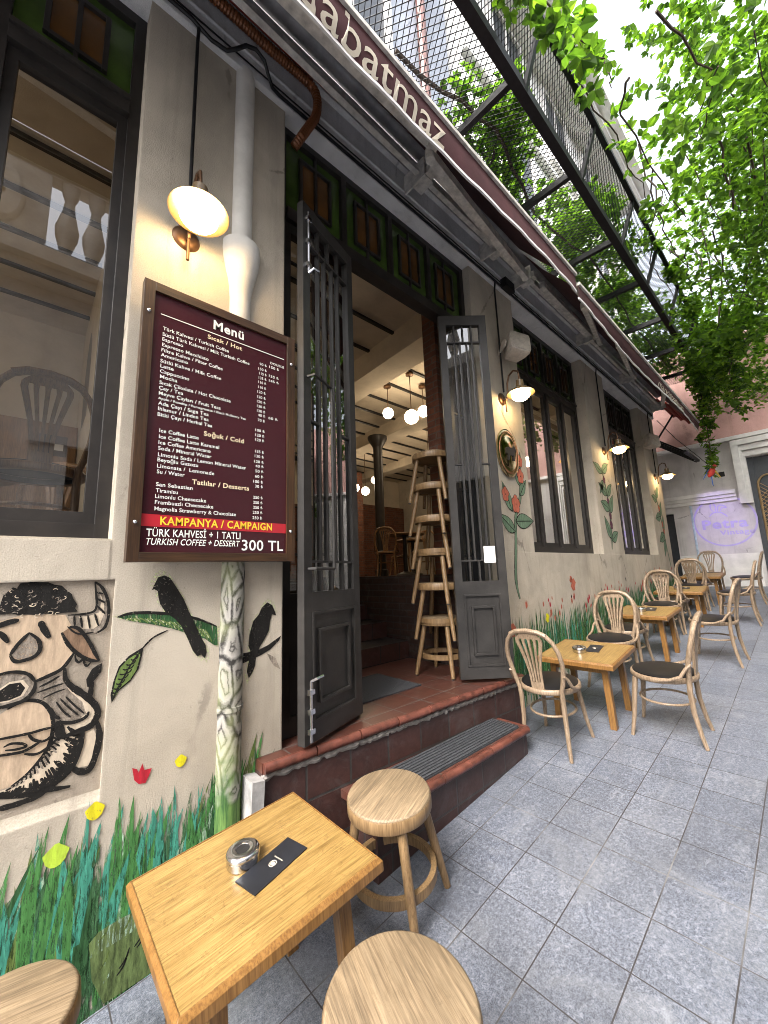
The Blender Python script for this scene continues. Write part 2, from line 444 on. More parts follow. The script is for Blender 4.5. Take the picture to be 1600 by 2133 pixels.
def leafm(name, a, b, trans):
    m, n, p = mat(name)
    out = n.nodes['Material Output']
    c = ramp(n, noise(n, 1.7, 3, 0.6, coords(n)), [(0.35, a), (0.65, b)])
    n.links.new(c, p.inputs['Base Color'])
    p.inputs['Roughness'].default_value = 0.42
    tr = n.nodes.new('ShaderNodeBsdfTranslucent')
    n.links.new(mix(n, 1.0, c, (1.0, 1.15, 0.55), 'MULTIPLY'), tr.inputs['Color'])
    ms = n.nodes.new('ShaderNodeMixShader')
    ms.inputs[0].default_value = trans
    n.links.new(p.outputs[0], ms.inputs[1])
    n.links.new(tr.outputs[0], ms.inputs[2])
    n.links.new(ms.outputs[0], out.inputs['Surface'])
    return m
M['leaf'] = leafm('creeper leaf', (0.085, 0.165, 0.02), (0.155, 0.27, 0.04), 0.64)
M['leaf2'] = leafm('young creeper leaf', (0.15, 0.27, 0.022), (0.25, 0.39, 0.05), 0.66)
M['leaf3'] = leafm('dark creeper leaf', (0.04, 0.09, 0.014), (0.07, 0.14, 0.022), 0.5)
M['stem'] = simple('brown vine stem', (0.06, 0.04, 0.028), 0.8, bstr=0.4)

# ---------------------------------------------------------------- mesh helper
I4 = Matrix.Identity(4)
class MB:
    def __init__(s):
        s.v, s.f, s.m = [], [], []
    def add(s, vs, fs, mi=0, T=None):
        o = len(s.v)
        if T is not None:
            vs = [tuple(T @ Vector(x)) for x in vs]
        s.v += [tuple(x) for x in vs]
        s.f += [tuple(i + o for i in f) for f in fs]
        s.m += [mi] * len(fs)
        return s
    def box(s, x0, x1, y0, y1, z0, z1, mi=0, T=None):
        vs = [(x, y, z) for x in (x0, x1) for y in (y0, y1) for z in (z0, z1)]
        return s.add(vs, [(0, 1, 3, 2), (4, 6, 7, 5), (0, 4, 5, 1), (2, 3, 7, 6), (0, 2, 6, 4), (1, 5, 7, 3)], mi, T)
    def beam(s, p, q, w, h, mi=0, up=(0, 0, 1)):
        p, q = Vector(p), Vector(q)
        d = (q - p).normalized()
        u = Vector(up)
        sd_ = d.cross(u)
        if sd_.length < 1e-4:
            sd_ = d.cross(Vector((1, 0, 0)))
        sd_.normalize()
        u = sd_.cross(d)
        vs = [tuple(e + sd_ * (a * w / 2) + u * (b * h / 2)) for e in (p, q) for a in (-1, 1) for b in (-1, 1)]
        return s.add(vs, [(0, 1, 3, 2), (4, 6, 7, 5), (0, 4, 5, 1), (2, 3, 7, 6), (0, 2, 6, 4), (1, 5, 7, 3)], mi)
    def tube(s, pts, r, n=8, mi=0, closed=False, flat=1.0, T=None):
        P = [Vector(p) for p in pts]
        k = len(P)
        rs = r if isinstance(r, (list, tuple)) else [r] * k
        up = Vector((0, 0, 1))
        vs, prev = [], None
        for i in range(k):
            a = P[(i - 1) % k] if (closed or i > 0) else P[i]
            b = P[(i + 1) % k] if (closed or i < k - 1) else P[i]
            t = (b - a).normalized()
            if prev is None:
                x = t.cross(up)
                if x.length < 1e-3:
                    x = t.cross(Vector((0, 1, 0)))
                x.normalize()
            else:
                x = prev - t * prev.dot(t)
                x.normalize()
            prev = x
            y = t.cross(x)
            for j in range(n):
                an = 2 * pi * j / n
                vs.append(tuple(P[i] + x * cos(an) * rs[i] + y * sin(an) * rs[i] * flat))
        fs = []
        for i in range(k if closed else k - 1):
            i2 = (i + 1) % k
            for j in range(n):
                j2 = (j + 1) % n
                fs.append((i * n + j, i * n + j2, i2 * n + j2, i2 * n + j))
        if not closed:
            fs.append(tuple(range(n - 1, -1, -1)))
            fs.append(tuple((k - 1) * n + j for j in range(n)))
        return s.add(vs, fs, mi, T)
    def lathe(s, prof, n=24, mi=0, T=None, sx=1.0):
        vs, fs = [], []
        for (r, z) in prof:
            for j in range(n):
                a = 2 * pi * j / n
                vs.append((r * cos(a) * sx, r * sin(a), z))
        for i in range(len(prof) - 1):
            for j in range(n):
                j2 = (j + 1) % n
                fs.append((i * n + j, i * n + j2, (i + 1) * n + j2, (i + 1) * n + j))
        return s.add(vs, fs, mi, T)
    def sphere(s, c, r, n=20, mi=0, zs=1.0):
        pr = [(max(1e-4, r * sin(pi * i / 12)), -r * zs * cos(pi * i / 12)) for i in range(13)]
        return s.lathe(pr, n, mi, Matrix.Translation(c))
    def poly(s, pts, y, mi=0):                     # flat outline (x, z) on a wall plane
        tr = tessellate_polygon([[Vector((p[0], p[1], 0)) for p in pts]])
        vs = [(p[0], y, p[1]) for p in pts]
        fs = []
        for a, b, c in tr:
            A, B, C = pts[a], pts[b], pts[c]
            if (B[0] - A[0]) * (C[1] - A[1]) - (B[1] - A[1]) * (C[0] - A[0]) < 0:
                a, b, c = a, c, b
            fs.append((a, b, c))
        return s.add(vs, fs, mi)
    def prism(s, pts, y0, y1, mi=0, T=None):       # (x, z) outline given thickness along y
        k = len(pts)
        vs = [(p[0], y0, p[1]) for p in pts] + [(p[0], y1, p[1]) for p in pts]
        tr = tessellate_polygon([[Vector((p[0], p[1], 0)) for p in pts]])
        fs = [tuple(t) for t in tr] + [tuple(i + k for i in t[::-1]) for t in tr]
        fs += [(i, (i + 1) % k, (i + 1) % k + k, i + k) for i in range(k)]
        return s.add(vs, fs, mi, T)
    def ribbon(s, pts, wd, y, mi=0, taper=True):
        k = len(pts)
        # resample smooth
        P = [Vector(p) for p in pts]
        Q = []
        for i in range(k - 1):
            p0, p1, p2, p3 = P[max(i - 1, 0)], P[i], P[i + 1], P[min(i + 2, k - 1)]
            for j in range(4):
                t = j / 4
                Q.append(0.5 * ((2 * p1) + (p2 - p0) * t + (2 * p0 - 5 * p1 + 4 * p2 - p3) * t * t + (3 * p1 - p0 - 3 * p2 + p3) * t ** 3))
        Q.append(P[-1])
        k = len(Q)
        vs = []
        for i in range(k):
            d = Q[min(i + 1, k - 1)] - Q[max(i - 1, 0)]
            if d.length < 1e-9:
                d = Vector((1, 0))
            d.normalize()
            nn = Vector((-d.y, d.x))
            u = i / (k - 1)
            h = wd / 2 * ((0.45 + 0.55 * min(1, 5 * u, 5 * (1 - u))) if taper else 1) * random.uniform(0.9, 1.1)
            vs += [(Q[i].x + nn.x * h, y, Q[i].y + nn.y * h), (Q[i].x - nn.x * h, y, Q[i].y - nn.y * h)]
        return s.add(vs, [(2 * i, 2 * i + 1, 2 * i + 3, 2 * i + 2) for i in range(k - 1)], mi)
    def build(s, name, mats, parent=None, smooth=True, ang=35):
        me = bpy.data.meshes.new(name)
        me.from_pydata(s.v, [], s.f)
        for m_ in (mats if isinstance(mats, (list, tuple)) else [mats]):
            me.materials.append(M[m_] if isinstance(m_, str) else m_)
        me.polygons.foreach_set('material_index', s.m)
        if smooth:
            me.polygons.foreach_set('use_smooth', [True] * len(me.polygons))
            me.set_sharp_from_angle(angle=rad(ang))
        me.update()
        o = bpy.data.objects.new(name, me)
        col.objects.link(o)
        if parent is not None:
            o.parent = parent
        return o

def tag(o, label=None, cat=None, group=None, kind=None):
    for k, v in (('label', label), ('category', cat), ('group', group), ('kind', kind)):
        if v:
            o[k] = v
    return o

def thing(name, label, cat, loc=(0, 0, 0), rot=(0, 0, 0), group=None):
    o = bpy.data.objects.new(name, None)
    col.objects.link(o)
    o.location = loc
    o.rotation_euler = rot
    return tag(o, label, cat, group)

def dup(root, loc, rot, label, group=None):
    r = root.copy()
    col.objects.link(r)
    r.location = loc
    r.rotation_euler = rot
    r['label'] = label
    if group:
        r['group'] = group
    for ch in list(root.children):
        c = ch.copy()
        col.objects.link(c)
        c.parent = r
        for g in ch.children:
            d = g.copy()
            col.objects.link(d)
            d.parent = c
    return r

def text_mb(mb, body, x, z, y, width, cap, mi=0, bold=0.0, shear=0.0, T=None):
    cu = bpy.data.curves.new('lettering', 'FONT')
    cu.body = body
    cu.offset = bold
    cu.shear = shear
    cu.resolution_u = 3
    cu.space_character = 1.0 + 3.5 * bold
    o = bpy.data.objects.new('lettering', cu)
    col.objects.link(o)
    bpy.context.view_layer.update()
    me = o.evaluated_get(bpy.context.evaluated_depsgraph_get()).to_mesh()
    xs = [v.co.x for v in me.vertices]
    x0, x1 = min(xs), max(xs)
    sx = (width / (x1 - x0)) if width else cap / 0.70
    sz = cap / 0.70
    vs = [(x + (v.co.x - x0) * sx, y, z + v.co.y * sz) for v in me.vertices]
    fs = [tuple(p.vertices) for p in me.polygons]
    mb.add(vs, fs, mi, T)
    o.to_mesh_clear()
    bpy.data.objects.remove(o)
    bpy.data.curves.remove(cu)

GS = 0.0867                       # the alley climbs 8.7 %
def gz(x):
    return GS * x
TILT = -math.atan(GS)

# outlines of the painted figures and of the menu text, in metres on their wall planes
TRACED = {
    'bird_a': [(0.392, 1.458), (0.402, 1.484), (0.413, 1.511), (0.438, 1.518), (0.46, 1.506), (0.484, 1.469), (0.517, 1.415), (0.542, 1.357), (0.567, 1.306), (0.593, 1.247), (0.618, 1.203), (0.623, 1.17), (0.616, 1.147), (0.6, 1.166), (0.584, 1.16), (0.564, 1.187), (0.543, 1.237), (0.514, 1.296), (0.487, 1.33), (0.449, 1.361), (0.426, 1.398), (0.418, 1.429), (0.415, 1.452), (0.402, 1.461)],
    'bird_b': [(0.959, 1.301), (0.937, 1.308), (0.926, 1.277), (0.921, 1.232), (0.897, 1.19), (0.873, 1.158), (0.855, 1.117), (0.851, 1.075), (0.837, 1.043), (0.82, 1.021), (0.81, 1.056), (0.818, 1.097), (0.826, 1.148), (0.815, 1.171), (0.82, 1.226), (0.838, 1.286), (0.866, 1.314), (0.88, 1.345), (0.909, 1.37), (0.937, 1.354), (0.95, 1.325)],
    'branch_a': [(0.277, 1.358), (0.32, 1.369), (0.386, 1.366), (0.457, 1.355), (0.531, 1.337), (0.594, 1.315), (0.665, 1.279), (0.671, 1.195), (0.655, 1.198), (0.613, 1.232), (0.549, 1.26), (0.474, 1.293), (0.389, 1.321), (0.322, 1.339)],
    'branch_b': [(0.785, 1.141), (0.859, 1.143), (0.917, 1.161), (0.988, 1.198), (0.977, 1.175), (0.927, 1.137), (0.879, 1.118), (0.786, 1.094)],
    'stem_a': [(0.46, 1.286), (0.412, 1.266), (0.386, 1.243), (0.369, 1.222)],
    'leaf_a': [(0.37, 1.224), (0.366, 1.188), (0.358, 1.146), (0.335, 1.108), (0.3, 1.081), (0.281, 1.044), (0.276, 1.072), (0.282, 1.118), (0.295, 1.165), (0.324, 1.198)],
    'leaf_a_vein': [(0.369, 1.222), (0.336, 1.173), (0.314, 1.128), (0.292, 1.081), (0.281, 1.046)],
    'leaf_b': [(0.908, 1.126), (0.927, 1.113), (0.958, 1.092), (0.984, 1.034), (0.948, 1.058), (0.93, 1.087)],
    'tulip': [(0.36, 0.781), (0.376, 0.772), (0.383, 0.757), (0.394, 0.787), (0.402, 0.76), (0.428, 0.759), (0.419, 0.734), (0.408, 0.711), (0.385, 0.716), (0.369, 0.735)],
    'dots': [(0.534, 0.752), (0.25, 0.674), (0.148, 0.575)],
    'b_hair': [(-0.082, 1.423), (-0.064, 1.427), (-0.058, 1.465), (-0.049, 1.474), (-0.036, 1.49), (-0.026, 1.486), (-0.018, 1.503), (0.002, 1.505), (0.017, 1.509), (0.032, 1.505), (0.058, 1.504), (0.075, 1.495), (0.097, 1.49), (0.109, 1.476), (0.129, 1.457), (0.133, 1.443), (0.147, 1.418), (0.142, 1.404), (0.151, 1.391), (0.131, 1.39), (0.104, 1.39), (0.083, 1.386), (0.062, 1.392), (0.036, 1.387), (0.011, 1.394), (-0.014, 1.393), (-0.034, 1.401), (-0.061, 1.399), (-0.08, 1.404)],
    'b_face': [(-0.077, 1.372), (-0.041, 1.381), (-0.009, 1.391), (0.056, 1.391), (0.115, 1.382), (0.138, 1.336), (0.146, 1.28), (0.148, 1.24), (0.119, 1.191), (0.078, 1.173), (0.049, 1.16), (0.013, 1.185), (-0.021, 1.198), (-0.06, 1.175)],
    'b_horn': [(0.121, 1.382), (0.166, 1.378), (0.2, 1.382), (0.209, 1.406), (0.205, 1.449), (0.197, 1.5), (0.208, 1.496), (0.224, 1.474), (0.243, 1.425), (0.248, 1.374), (0.24, 1.324), (0.211, 1.305), (0.171, 1.307), (0.141, 1.339)],
    'b_hornin': [(0.155, 1.372), (0.189, 1.372), (0.218, 1.382), (0.222, 1.419), (0.217, 1.452), (0.231, 1.419), (0.234, 1.375), (0.224, 1.337), (0.204, 1.321), (0.17, 1.325)],
    'b_ear': [(0.112, 1.319), (0.133, 1.336), (0.158, 1.325), (0.19, 1.281), (0.21, 1.237), (0.227, 1.2), (0.201, 1.208), (0.165, 1.234), (0.132, 1.272)],
    'b_eye': [(-0.024, 1.26), (0.021, 1.326), (0.046, 1.301), (0.053, 1.267), (0.038, 1.244), (0.004, 1.237)],
    'b_snout': [(-0.062, 1.199), (-0.017, 1.203), (0.027, 1.189), (0.05, 1.153), (0.043, 1.111), (0.011, 1.094), (-0.035, 1.092), (-0.053, 1.094)],
    'b_nose': [(-0.055, 1.121), (-0.04, 1.147), (-0.018, 1.164), (0.01, 1.164), (0.024, 1.143), (0.014, 1.12), (-0.014, 1.111), (-0.037, 1.111), (-0.054, 1.106)],
    'b_jacket': [(0.05, 1.153), (0.12, 1.172), (0.131, 1.137), (0.175, 1.088), (0.209, 1.034), (0.203, 1.003), (0.159, 1.001), (0.112, 1.007), (0.097, 1.061), (0.049, 1.103)],
    'b_belly': [(-0.05, 1.055), (-0.016, 1.082), (0.025, 1.1), (0.07, 1.086), (0.098, 1.048), (0.109, 1.001), (0.106, 0.946), (0.089, 0.903), (0.054, 0.86), (0.014, 0.833), (-0.03, 0.832)],
    'b_side': [(0.109, 1.008), (0.142, 0.949), (0.195, 0.953), (0.194, 0.896), (0.176, 0.844), (0.137, 0.808), (0.083, 0.791), (0.026, 0.8), (-0.029, 0.815), (-0.03, 0.829), (0.015, 0.829), (0.054, 0.854), (0.092, 0.899), (0.109, 0.946)],
    'b_sidehi': [(0.122, 0.942), (0.174, 0.943), (0.172, 0.896), (0.148, 0.86), (0.105, 0.831), (0.057, 0.824), (0.093, 0.859), (0.115, 0.895)],
    'b_arm': [(0.127, 1.19), (0.138, 1.142), (0.177, 1.094), (0.217, 1.053), (0.231, 1.016), (0.221, 0.982), (0.184, 0.966), (0.136, 0.953), (0.136, 0.988), (0.181, 0.999), (0.202, 1.016), (0.188, 1.059), (0.146, 1.108), (0.128, 1.144)],
    'b_spoon': [(0.209, 1.172), (0.225, 1.183), (0.24, 1.189), (0.239, 1.156), (0.217, 1.126), (0.207, 1.108), (0.199, 1.11), (0.194, 1.138)],
    'b_handle': [(0.201, 0.951), (0.229, 0.957), (0.243, 0.914), (0.235, 0.864), (0.22, 0.83), (0.193, 0.833), (0.184, 0.842), (0.195, 0.876)],
    'b_log': [(0.261, 0.25), (0.287, 0.272), (0.351, 0.279), (0.427, 0.277), (0.502, 0.251), (0.566, 0.185), (0.606, 0.063), (0.44, 0.041), (0.316, 0.038), (0.276, 0.134)],
    'b_strokes': [([(-0.076, 1.36), (-0.058, 1.363), (-0.036, 1.371), (-0.011, 1.376)], 0.018), ([(0.046, 1.366), (0.058, 1.338), (0.076, 1.304)], 0.0198), ([(-0.065, 1.339), (-0.051, 1.332), (-0.032, 1.302)], 0.0162), ([(0.021, 1.33), (-0.006, 1.295), (-0.024, 1.26)], 0.0108), ([(-0.024, 1.26), (-0.013, 1.24), (0.004, 1.235), (0.038, 1.244), (0.053, 1.267), (0.046, 1.301), (0.021, 1.328)], 0.0126), ([(0.109, 1.319), (0.132, 1.272), (0.165, 1.232), (0.201, 1.206), (0.23, 1.199)], 0.0126), ([(0.13, 1.337), (0.158, 1.327), (0.19, 1.281), (0.213, 1.233), (0.23, 1.199)], 0.0126), ([(0.15, 1.239), (0.121, 1.191), (0.079, 1.17), (0.049, 1.16)], 0.0126), ([(0.049, 1.16), (0.047, 1.129), (0.025, 1.103), (-0.008, 1.095), (-0.053, 1.091)], 0.0126), ([(-0.062, 1.196), (-0.017, 1.203), (0.027, 1.189), (0.05, 1.156)], 0.0108), ([(0.127, 1.19), (0.133, 1.15), (0.151, 1.123), (0.174, 1.1), (0.198, 1.077), (0.216, 1.056), (0.233, 1.029), (0.238, 1.004), (0.227, 0.977), (0.211, 0.965), (0.189, 0.961), (0.163, 0.956), (0.137, 0.95)], 0.0216), ([(0.154, 1.232), (0.158, 1.215), (0.167, 1.204), (0.18, 1.213), (0.184, 1.2), (0.193, 1.186), (0.207, 1.203)], 0.0081), ([(0.213, 1.127), (0.211, 1.101), (0.211, 1.071)], 0.0162), ([(0.236, 0.982), (0.246, 0.946), (0.248, 0.912), (0.241, 0.862), (0.229, 0.824), (0.211, 0.814), (0.188, 0.825), (0.173, 0.842)], 0.0216), ([(-0.026, 0.781), (-0.008, 0.776), (0.028, 0.774), (0.061, 0.776), (0.084, 0.779), (0.108, 0.791), (0.133, 0.785), (0.173, 0.779)], 0.018), ([(-0.044, 0.993), (0.001, 0.991), (0.048, 0.99), (0.082, 0.993), (0.113, 0.993)], 0.009), ([(-0.04, 0.943), (0.006, 0.937), (0.038, 0.936), (0.071, 0.951), (0.077, 0.961)], 0.009), ([(0.043, 0.992), (0.06, 0.966), (0.09, 0.954), (0.112, 0.97)], 0.009), ([(0.039, 0.927), (0.073, 0.917), (0.107, 0.934), (0.131, 0.961)], 0.009), ([(0.122, 1.011), (0.13, 0.971), (0.137, 0.947)], 0.027), ([(0.117, 1.009), (0.16, 0.995), (0.198, 1.001), (0.21, 1.021)], 0.0126), ([(0.097, 1.061), (0.11, 1.033), (0.127, 1.016)], 0.0108), ([(0.112, 1.077), (0.135, 1.039), (0.158, 1.014)], 0.0063), ([(0.121, 1.087), (0.151, 1.048), (0.18, 1.015)], 0.0063), ([(0.137, 1.09), (0.167, 1.051), (0.196, 1.018)], 0.0063), ([(0.061, 1.138), (0.09, 1.151), (0.115, 1.166)], 0.0072), ([(0.057, 1.12), (0.097, 1.131), (0.128, 1.137)], 0.0063), ([(0.074, 1.098), (0.104, 1.11), (0.135, 1.117)], 0.0054), ([(0.15, 0.984), (0.173, 0.959), (0.195, 0.953), (0.193, 0.902), (0.176, 0.844), (0.137, 0.808)], 0.0144), ([(0.197, 1.499), (0.204, 1.449), (0.208, 1.41), (0.2, 1.387), (0.166, 1.38), (0.122, 1.38)], 0.0081), ([(0.124, 1.339), (0.148, 1.314), (0.171, 1.306), (0.205, 1.309)], 0.0063), ([(0.197, 1.5), (0.221, 1.477), (0.242, 1.429), (0.249, 1.374), (0.24, 1.324), (0.212, 1.303)], 0.0108), ([(0.141, 1.377), (0.146, 1.338)], 0.0072), ([(0.16, 1.375), (0.169, 1.329)], 0.0072), ([(0.183, 1.374), (0.193, 1.323)], 0.0072), ([(0.204, 1.378), (0.219, 1.33)], 0.0072), ([(0.211, 1.406), (0.237, 1.375)], 0.0072), ([(0.208, 1.435), (0.234, 1.418)], 0.0072), ([(0.204, 1.46), (0.226, 1.452)], 0.0072), ([(-0.015, 0.964), (0.003, 0.97), (0.031, 0.962), (0.042, 0.95), (0.018, 0.948), (-0.01, 0.953)], 0.0081)],
    'menu': [('Menü', 0.5742, 2.7014, 0.1505, 1), ('Sıcak / Hot', 0.5491, 2.639, 0.168, 2), ('Türk Kahvesi / Turkish Coffee', 0.3592, 2.6025, 0.2917, 0), ('Sütlü Türk Kahvesi / Milk Turkish Coffee', 0.3584, 2.5737, 0.3983, 0), ('Espresso', 0.3591, 2.5503, 0.0854, 0), ('Espresso Macchiato', 0.3593, 2.5238, 0.198, 0), ('Filtre Kahve / Filter Coffee', 0.3579, 2.4979, 0.2656, 0), ('Americano', 0.3566, 2.4743, 0.1108, 0), ('Sütlü Kahve / Milk Coffee', 0.3563, 2.4454, 0.2624, 0), ('Latte', 0.3575, 2.4216, 0.0529, 0), ('Cappuccino', 0.3572, 2.3965, 0.1191, 0), ('Mocha', 0.3584, 2.3714, 0.069, 0), ('Sıcak Çikolata / Hot Chocolate', 0.3576, 2.3434, 0.3088, 0), ('Çay / Tea', 0.3569, 2.3189, 0.0975, 0), ('Meyve Çayları / Fruit Teas', 0.3576, 2.294, 0.2626, 0), ('Apple / Rosehip / Pomegranate / Black Mulberry Tea', 0.3565, 2.273, 0.387, 5), ('Ada Çayı / Sage Tea', 0.3573, 2.2478, 0.2095, 0), ('Ihlamur / Linden Tea', 0.3581, 2.2228, 0.2095, 0), ('Bitki Çayı / Herbal Tea', 0.3578, 2.1967, 0.2269, 0), ('Soğuk / Cold', 0.5489, 2.1502, 0.1871, 2), ('Ice Coffee Latte', 0.368, 2.1256, 0.1593, 0), ('Ice Coffee Latte Karamel', 0.3678, 2.0984, 0.2515, 0), ('Ice Coffee Americano', 0.3676, 2.0724, 0.214, 0), ('Soda / Mineral Water', 0.3674, 2.0468, 0.2186, 0), ('Limonlu Soda / Lemon Mineral Water', 0.3682, 2.0188, 0.382, 0), ('Beyoğlu Gazozu', 0.3674, 1.9958, 0.1625, 0), ('Limonata /  Lemonade', 0.3672, 1.9688, 0.2339, 0), ('Su / Water', 0.3676, 1.9436, 0.1081, 0), ('Tatlılar / Desserts', 0.5073, 1.9158, 0.2603, 2), ('San Sebastian', 0.3673, 1.8885, 0.1439, 0), ('Tiramisu', 0.3676, 1.8625, 0.0845, 0), ('Limonlu Cheesecake', 0.3665, 1.8373, 0.2034, 0), ('Frambuazlı Cheesecake', 0.3668, 1.8122, 0.2353, 0), ('Magnolia Strawberry & Chocolate', 0.3666, 1.7851, 0.3397, 0), ('KAMPANYA / CAMPAIGN', 0.3906, 1.7264, 0.4993, 3), ('TÜRK KAHVESİ + 1 TATLI', 0.3427, 1.6768, 0.3877, 4), ('TURKISH COFFEE + DESSERT', 0.3441, 1.642, 0.3852, 6), ('300 TL', 0.7378, 1.6248, 0.2132, 4), ('90 ₺', 0.8114, 2.5942, 0.0391, 7), ('150 ₺', 0.8053, 2.566, 0.0455, 7), ('115 ₺', 0.8108, 2.5414, 0.0396, 7), ('135 ₺', 0.8076, 2.5158, 0.0424, 7), ('110 ₺', 0.8065, 2.4917, 0.0423, 7), ('110 ₺', 0.8069, 2.4644, 0.0416, 7), ('120 ₺', 0.8016, 2.4371, 0.045, 7), ('120 ₺', 0.8007, 2.409, 0.0463, 7), ('120 ₺', 0.8004, 2.3834, 0.0462, 7), ('130 ₺', 0.8008, 2.3581, 0.0454, 7), ('130 ₺', 0.8012, 2.3328, 0.0446, 7), ('40 ₺', 0.8073, 2.3106, 0.0388, 7), ('70 ₺', 0.8063, 2.2837, 0.0387, 7), ('100 ₺', 0.7946, 2.2275, 0.0497, 7), ('120 ₺', 0.795, 2.2013, 0.0475, 7), ('120 ₺', 0.7954, 2.1768, 0.0467, 7), ('135 ₺', 0.7965, 2.1155, 0.045, 7), ('130 ₺', 0.7935, 2.0905, 0.0477, 7), ('120 ₺', 0.7919, 2.0625, 0.049, 7), ('40 ₺', 0.7978, 2.0395, 0.0427, 7), ('50 ₺', 0.7982, 2.0135, 0.0419, 7), ('60 ₺', 0.7967, 1.9866, 0.0431, 7), ('100 ₺', 0.7889, 1.9595, 0.0499, 7), ('30 ₺', 0.7975, 1.9358, 0.0416, 7), ('250 ₺', 0.789, 1.8788, 0.0495, 7), ('250 ₺', 0.7895, 1.8535, 0.048, 7), ('250 ₺', 0.7899, 1.8289, 0.048, 7), ('250 ₺', 0.7884, 1.8037, 0.0492, 7), ('250 ₺', 0.7875, 1.7772, 0.0491, 7), ('DOUBLE', 0.8713, 2.6215, 0.0794, 7), ('150 ₺', 0.8655, 2.5967, 0.0561, 7), ('135 ₺', 0.8639, 2.5449, 0.0558, 7), ('145 ₺', 0.8642, 2.5183, 0.0557, 7), ('60 ₺', 0.8637, 2.3091, 0.0517, 7)],
}
# ---------------------------------------------------------------- ground and the alley
g = MB()
n_ = 60
vs, fs = [], []
for i in range(n_ + 1):
    x = -14 + 44 * i / n_
    vs += [(x, -9.0, gz(x)), (x, 0.02, gz(x))]
fs = [(2 * i, 2 * i + 2, 2 * i + 3, 2 * i + 1) for i in range(n_)]
g.add(vs, fs)
tag(g.build('street_pavement', 'granite', smooth=False), kind='structure')

# ---------------------------------------------------------------- the cafe building
X0, XE, WT = -3.2, 9.37, 0.35
bld = thing('cafe_building', 'pale plastered cafe building with dark joinery, open double door and painted murals', 'building', (0, 0, 0))
wall = MB()
wall.box(X0, 0.24, 0.015, WT, -0.6, 1.665)                # under the left window, set back for the painted panel
wall.box(X0, 0.24, 0, 0.015, 1.507, 1.665)
wall.box(X0, 0.24, 0, 0.015, -0.6, 0.70)
wall.add([(X0, 0, 0.70), (0.262, 0, 0.70), (0.262, 0.0135, 0.738), (X0, 0.0135, 0.738)], [(0, 1, 2, 3)])
wall.box(0.24, 0.262, 0.015, WT, -0.6, 1.665)
wall.box(0.262, 0.995, 0, WT, -0.6, 1.665)
wall.box(0.24, 0.262, 0, 0.015, 1.507, 1.665)
wall.box(0.24, 0.262, 0, 0.015, -0.6, 0.70)
wall.box(0.24, 0.995, 0, WT, 1.665, 4.47)
wall.box(2.98, XE, 0, WT, -0.6, 1.655)
wall.box(2.98, 3.78, 0, WT, 1.655, 4.47)
wall.box(5.70, 6.55, 0, WT, 1.655, 4.47)
wall.box(8.40, XE, 0, WT, 1.655, 4.47)
wall.box(XE - WT, XE, WT, 7.4, -0.6, 5.15)
wall.box(0.995, 2.98, 0.02, WT, -0.6, 0.60)
wall.build('facade_wall', 'plaster', bld, smooth=False)
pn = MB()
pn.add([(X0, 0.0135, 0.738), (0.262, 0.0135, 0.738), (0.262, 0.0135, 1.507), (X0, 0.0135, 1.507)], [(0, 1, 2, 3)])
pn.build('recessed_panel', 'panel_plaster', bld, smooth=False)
bm_ = MB()
bm_.box(X0, XE + 0.02, -0.035, WT, 4.472, 4.80)
bm_.box(X0, XE + 0.02, -0.05, -0.036, 4.60, 4.615)
bm_.box(X0, XE + 0.03, -0.075, WT, 4.802, 4.85)
bm_.box(X0, XE + 0.03, -0.115, WT, 4.852, 4.90)
bm_.build('cornice', 'plaster_grey', bld, smooth=False)
gt = MB()
# zinc gutter: half round trough along the cornice
pts = []
for i in range(9):
    a = pi + pi * i / 8
    pts.append((-0.17 + 0.075 * cos(a), 4.965 + 0.075 * sin(a)))
vs = [(x, y, z) for x in (X0, XE) for (y, z) in pts]
gt.add(vs, [(i, i + 1, i + 10, i + 9) for i in range(8)])
gt.build('gutter', 'zinc', bld)
up = MB()
up.box(X0, XE, -0.02, WT, 4.902, 5.2)
up.build('parapet', 'plaster_grey', bld, smooth=False)

# window joinery -------------------------------------------------
def stained_transom(fr, gg, aa, x0, x1, z0, z1, y, n):
    """n stained panels between x0 and x1: green glass round a framed amber pair"""
    wd = (x1 - x0) / n
    gg.box(x0, x1, y + 0.035, y + 0.041, z0, z1)
    for i in range(n):
        a, b = x0 + i * wd, x0 + (i + 1) * wd
        if i:
            fr.box(a - 0.022, a + 0.022, y, y + 0.06, z0, z1)
        m_ = (a + b) / 2
        hw, zl, zh = wd * 0.25, z0 + (z1 - z0) * 0.2, z0 + (z1 - z0) * 0.82
        aa.box(m_ - hw, m_ + hw, y + 0.026, y + 0.0335, zl, zh)
        for q in (m_ - hw, m_ + hw):
            fr.box(q - 0.011, q + 0.011, y + 0.008, y + 0.03, zl - 0.011, zh + 0.011)
        for q in (zl, zh):
            fr.box(m_ - hw + 0.0115, m_ + hw - 0.0115, y + 0.0085, y + 0.0295, q - 0.011, q + 0.011)
        fr.box(m_ - 0.0105, m_ + 0.0105, y + 0.009, y + 0.029, zl + 0.0115, zh - 0.0115)
        fr.box(m_ - 0.009, m_ + 0.009, y + 0.012, y + 0.031, z0, zl - 0.0115)
        fr.box(m_ - 0.009, m_ + 0.009, y + 0.012, y + 0.031, zh + 0.0115, z1)

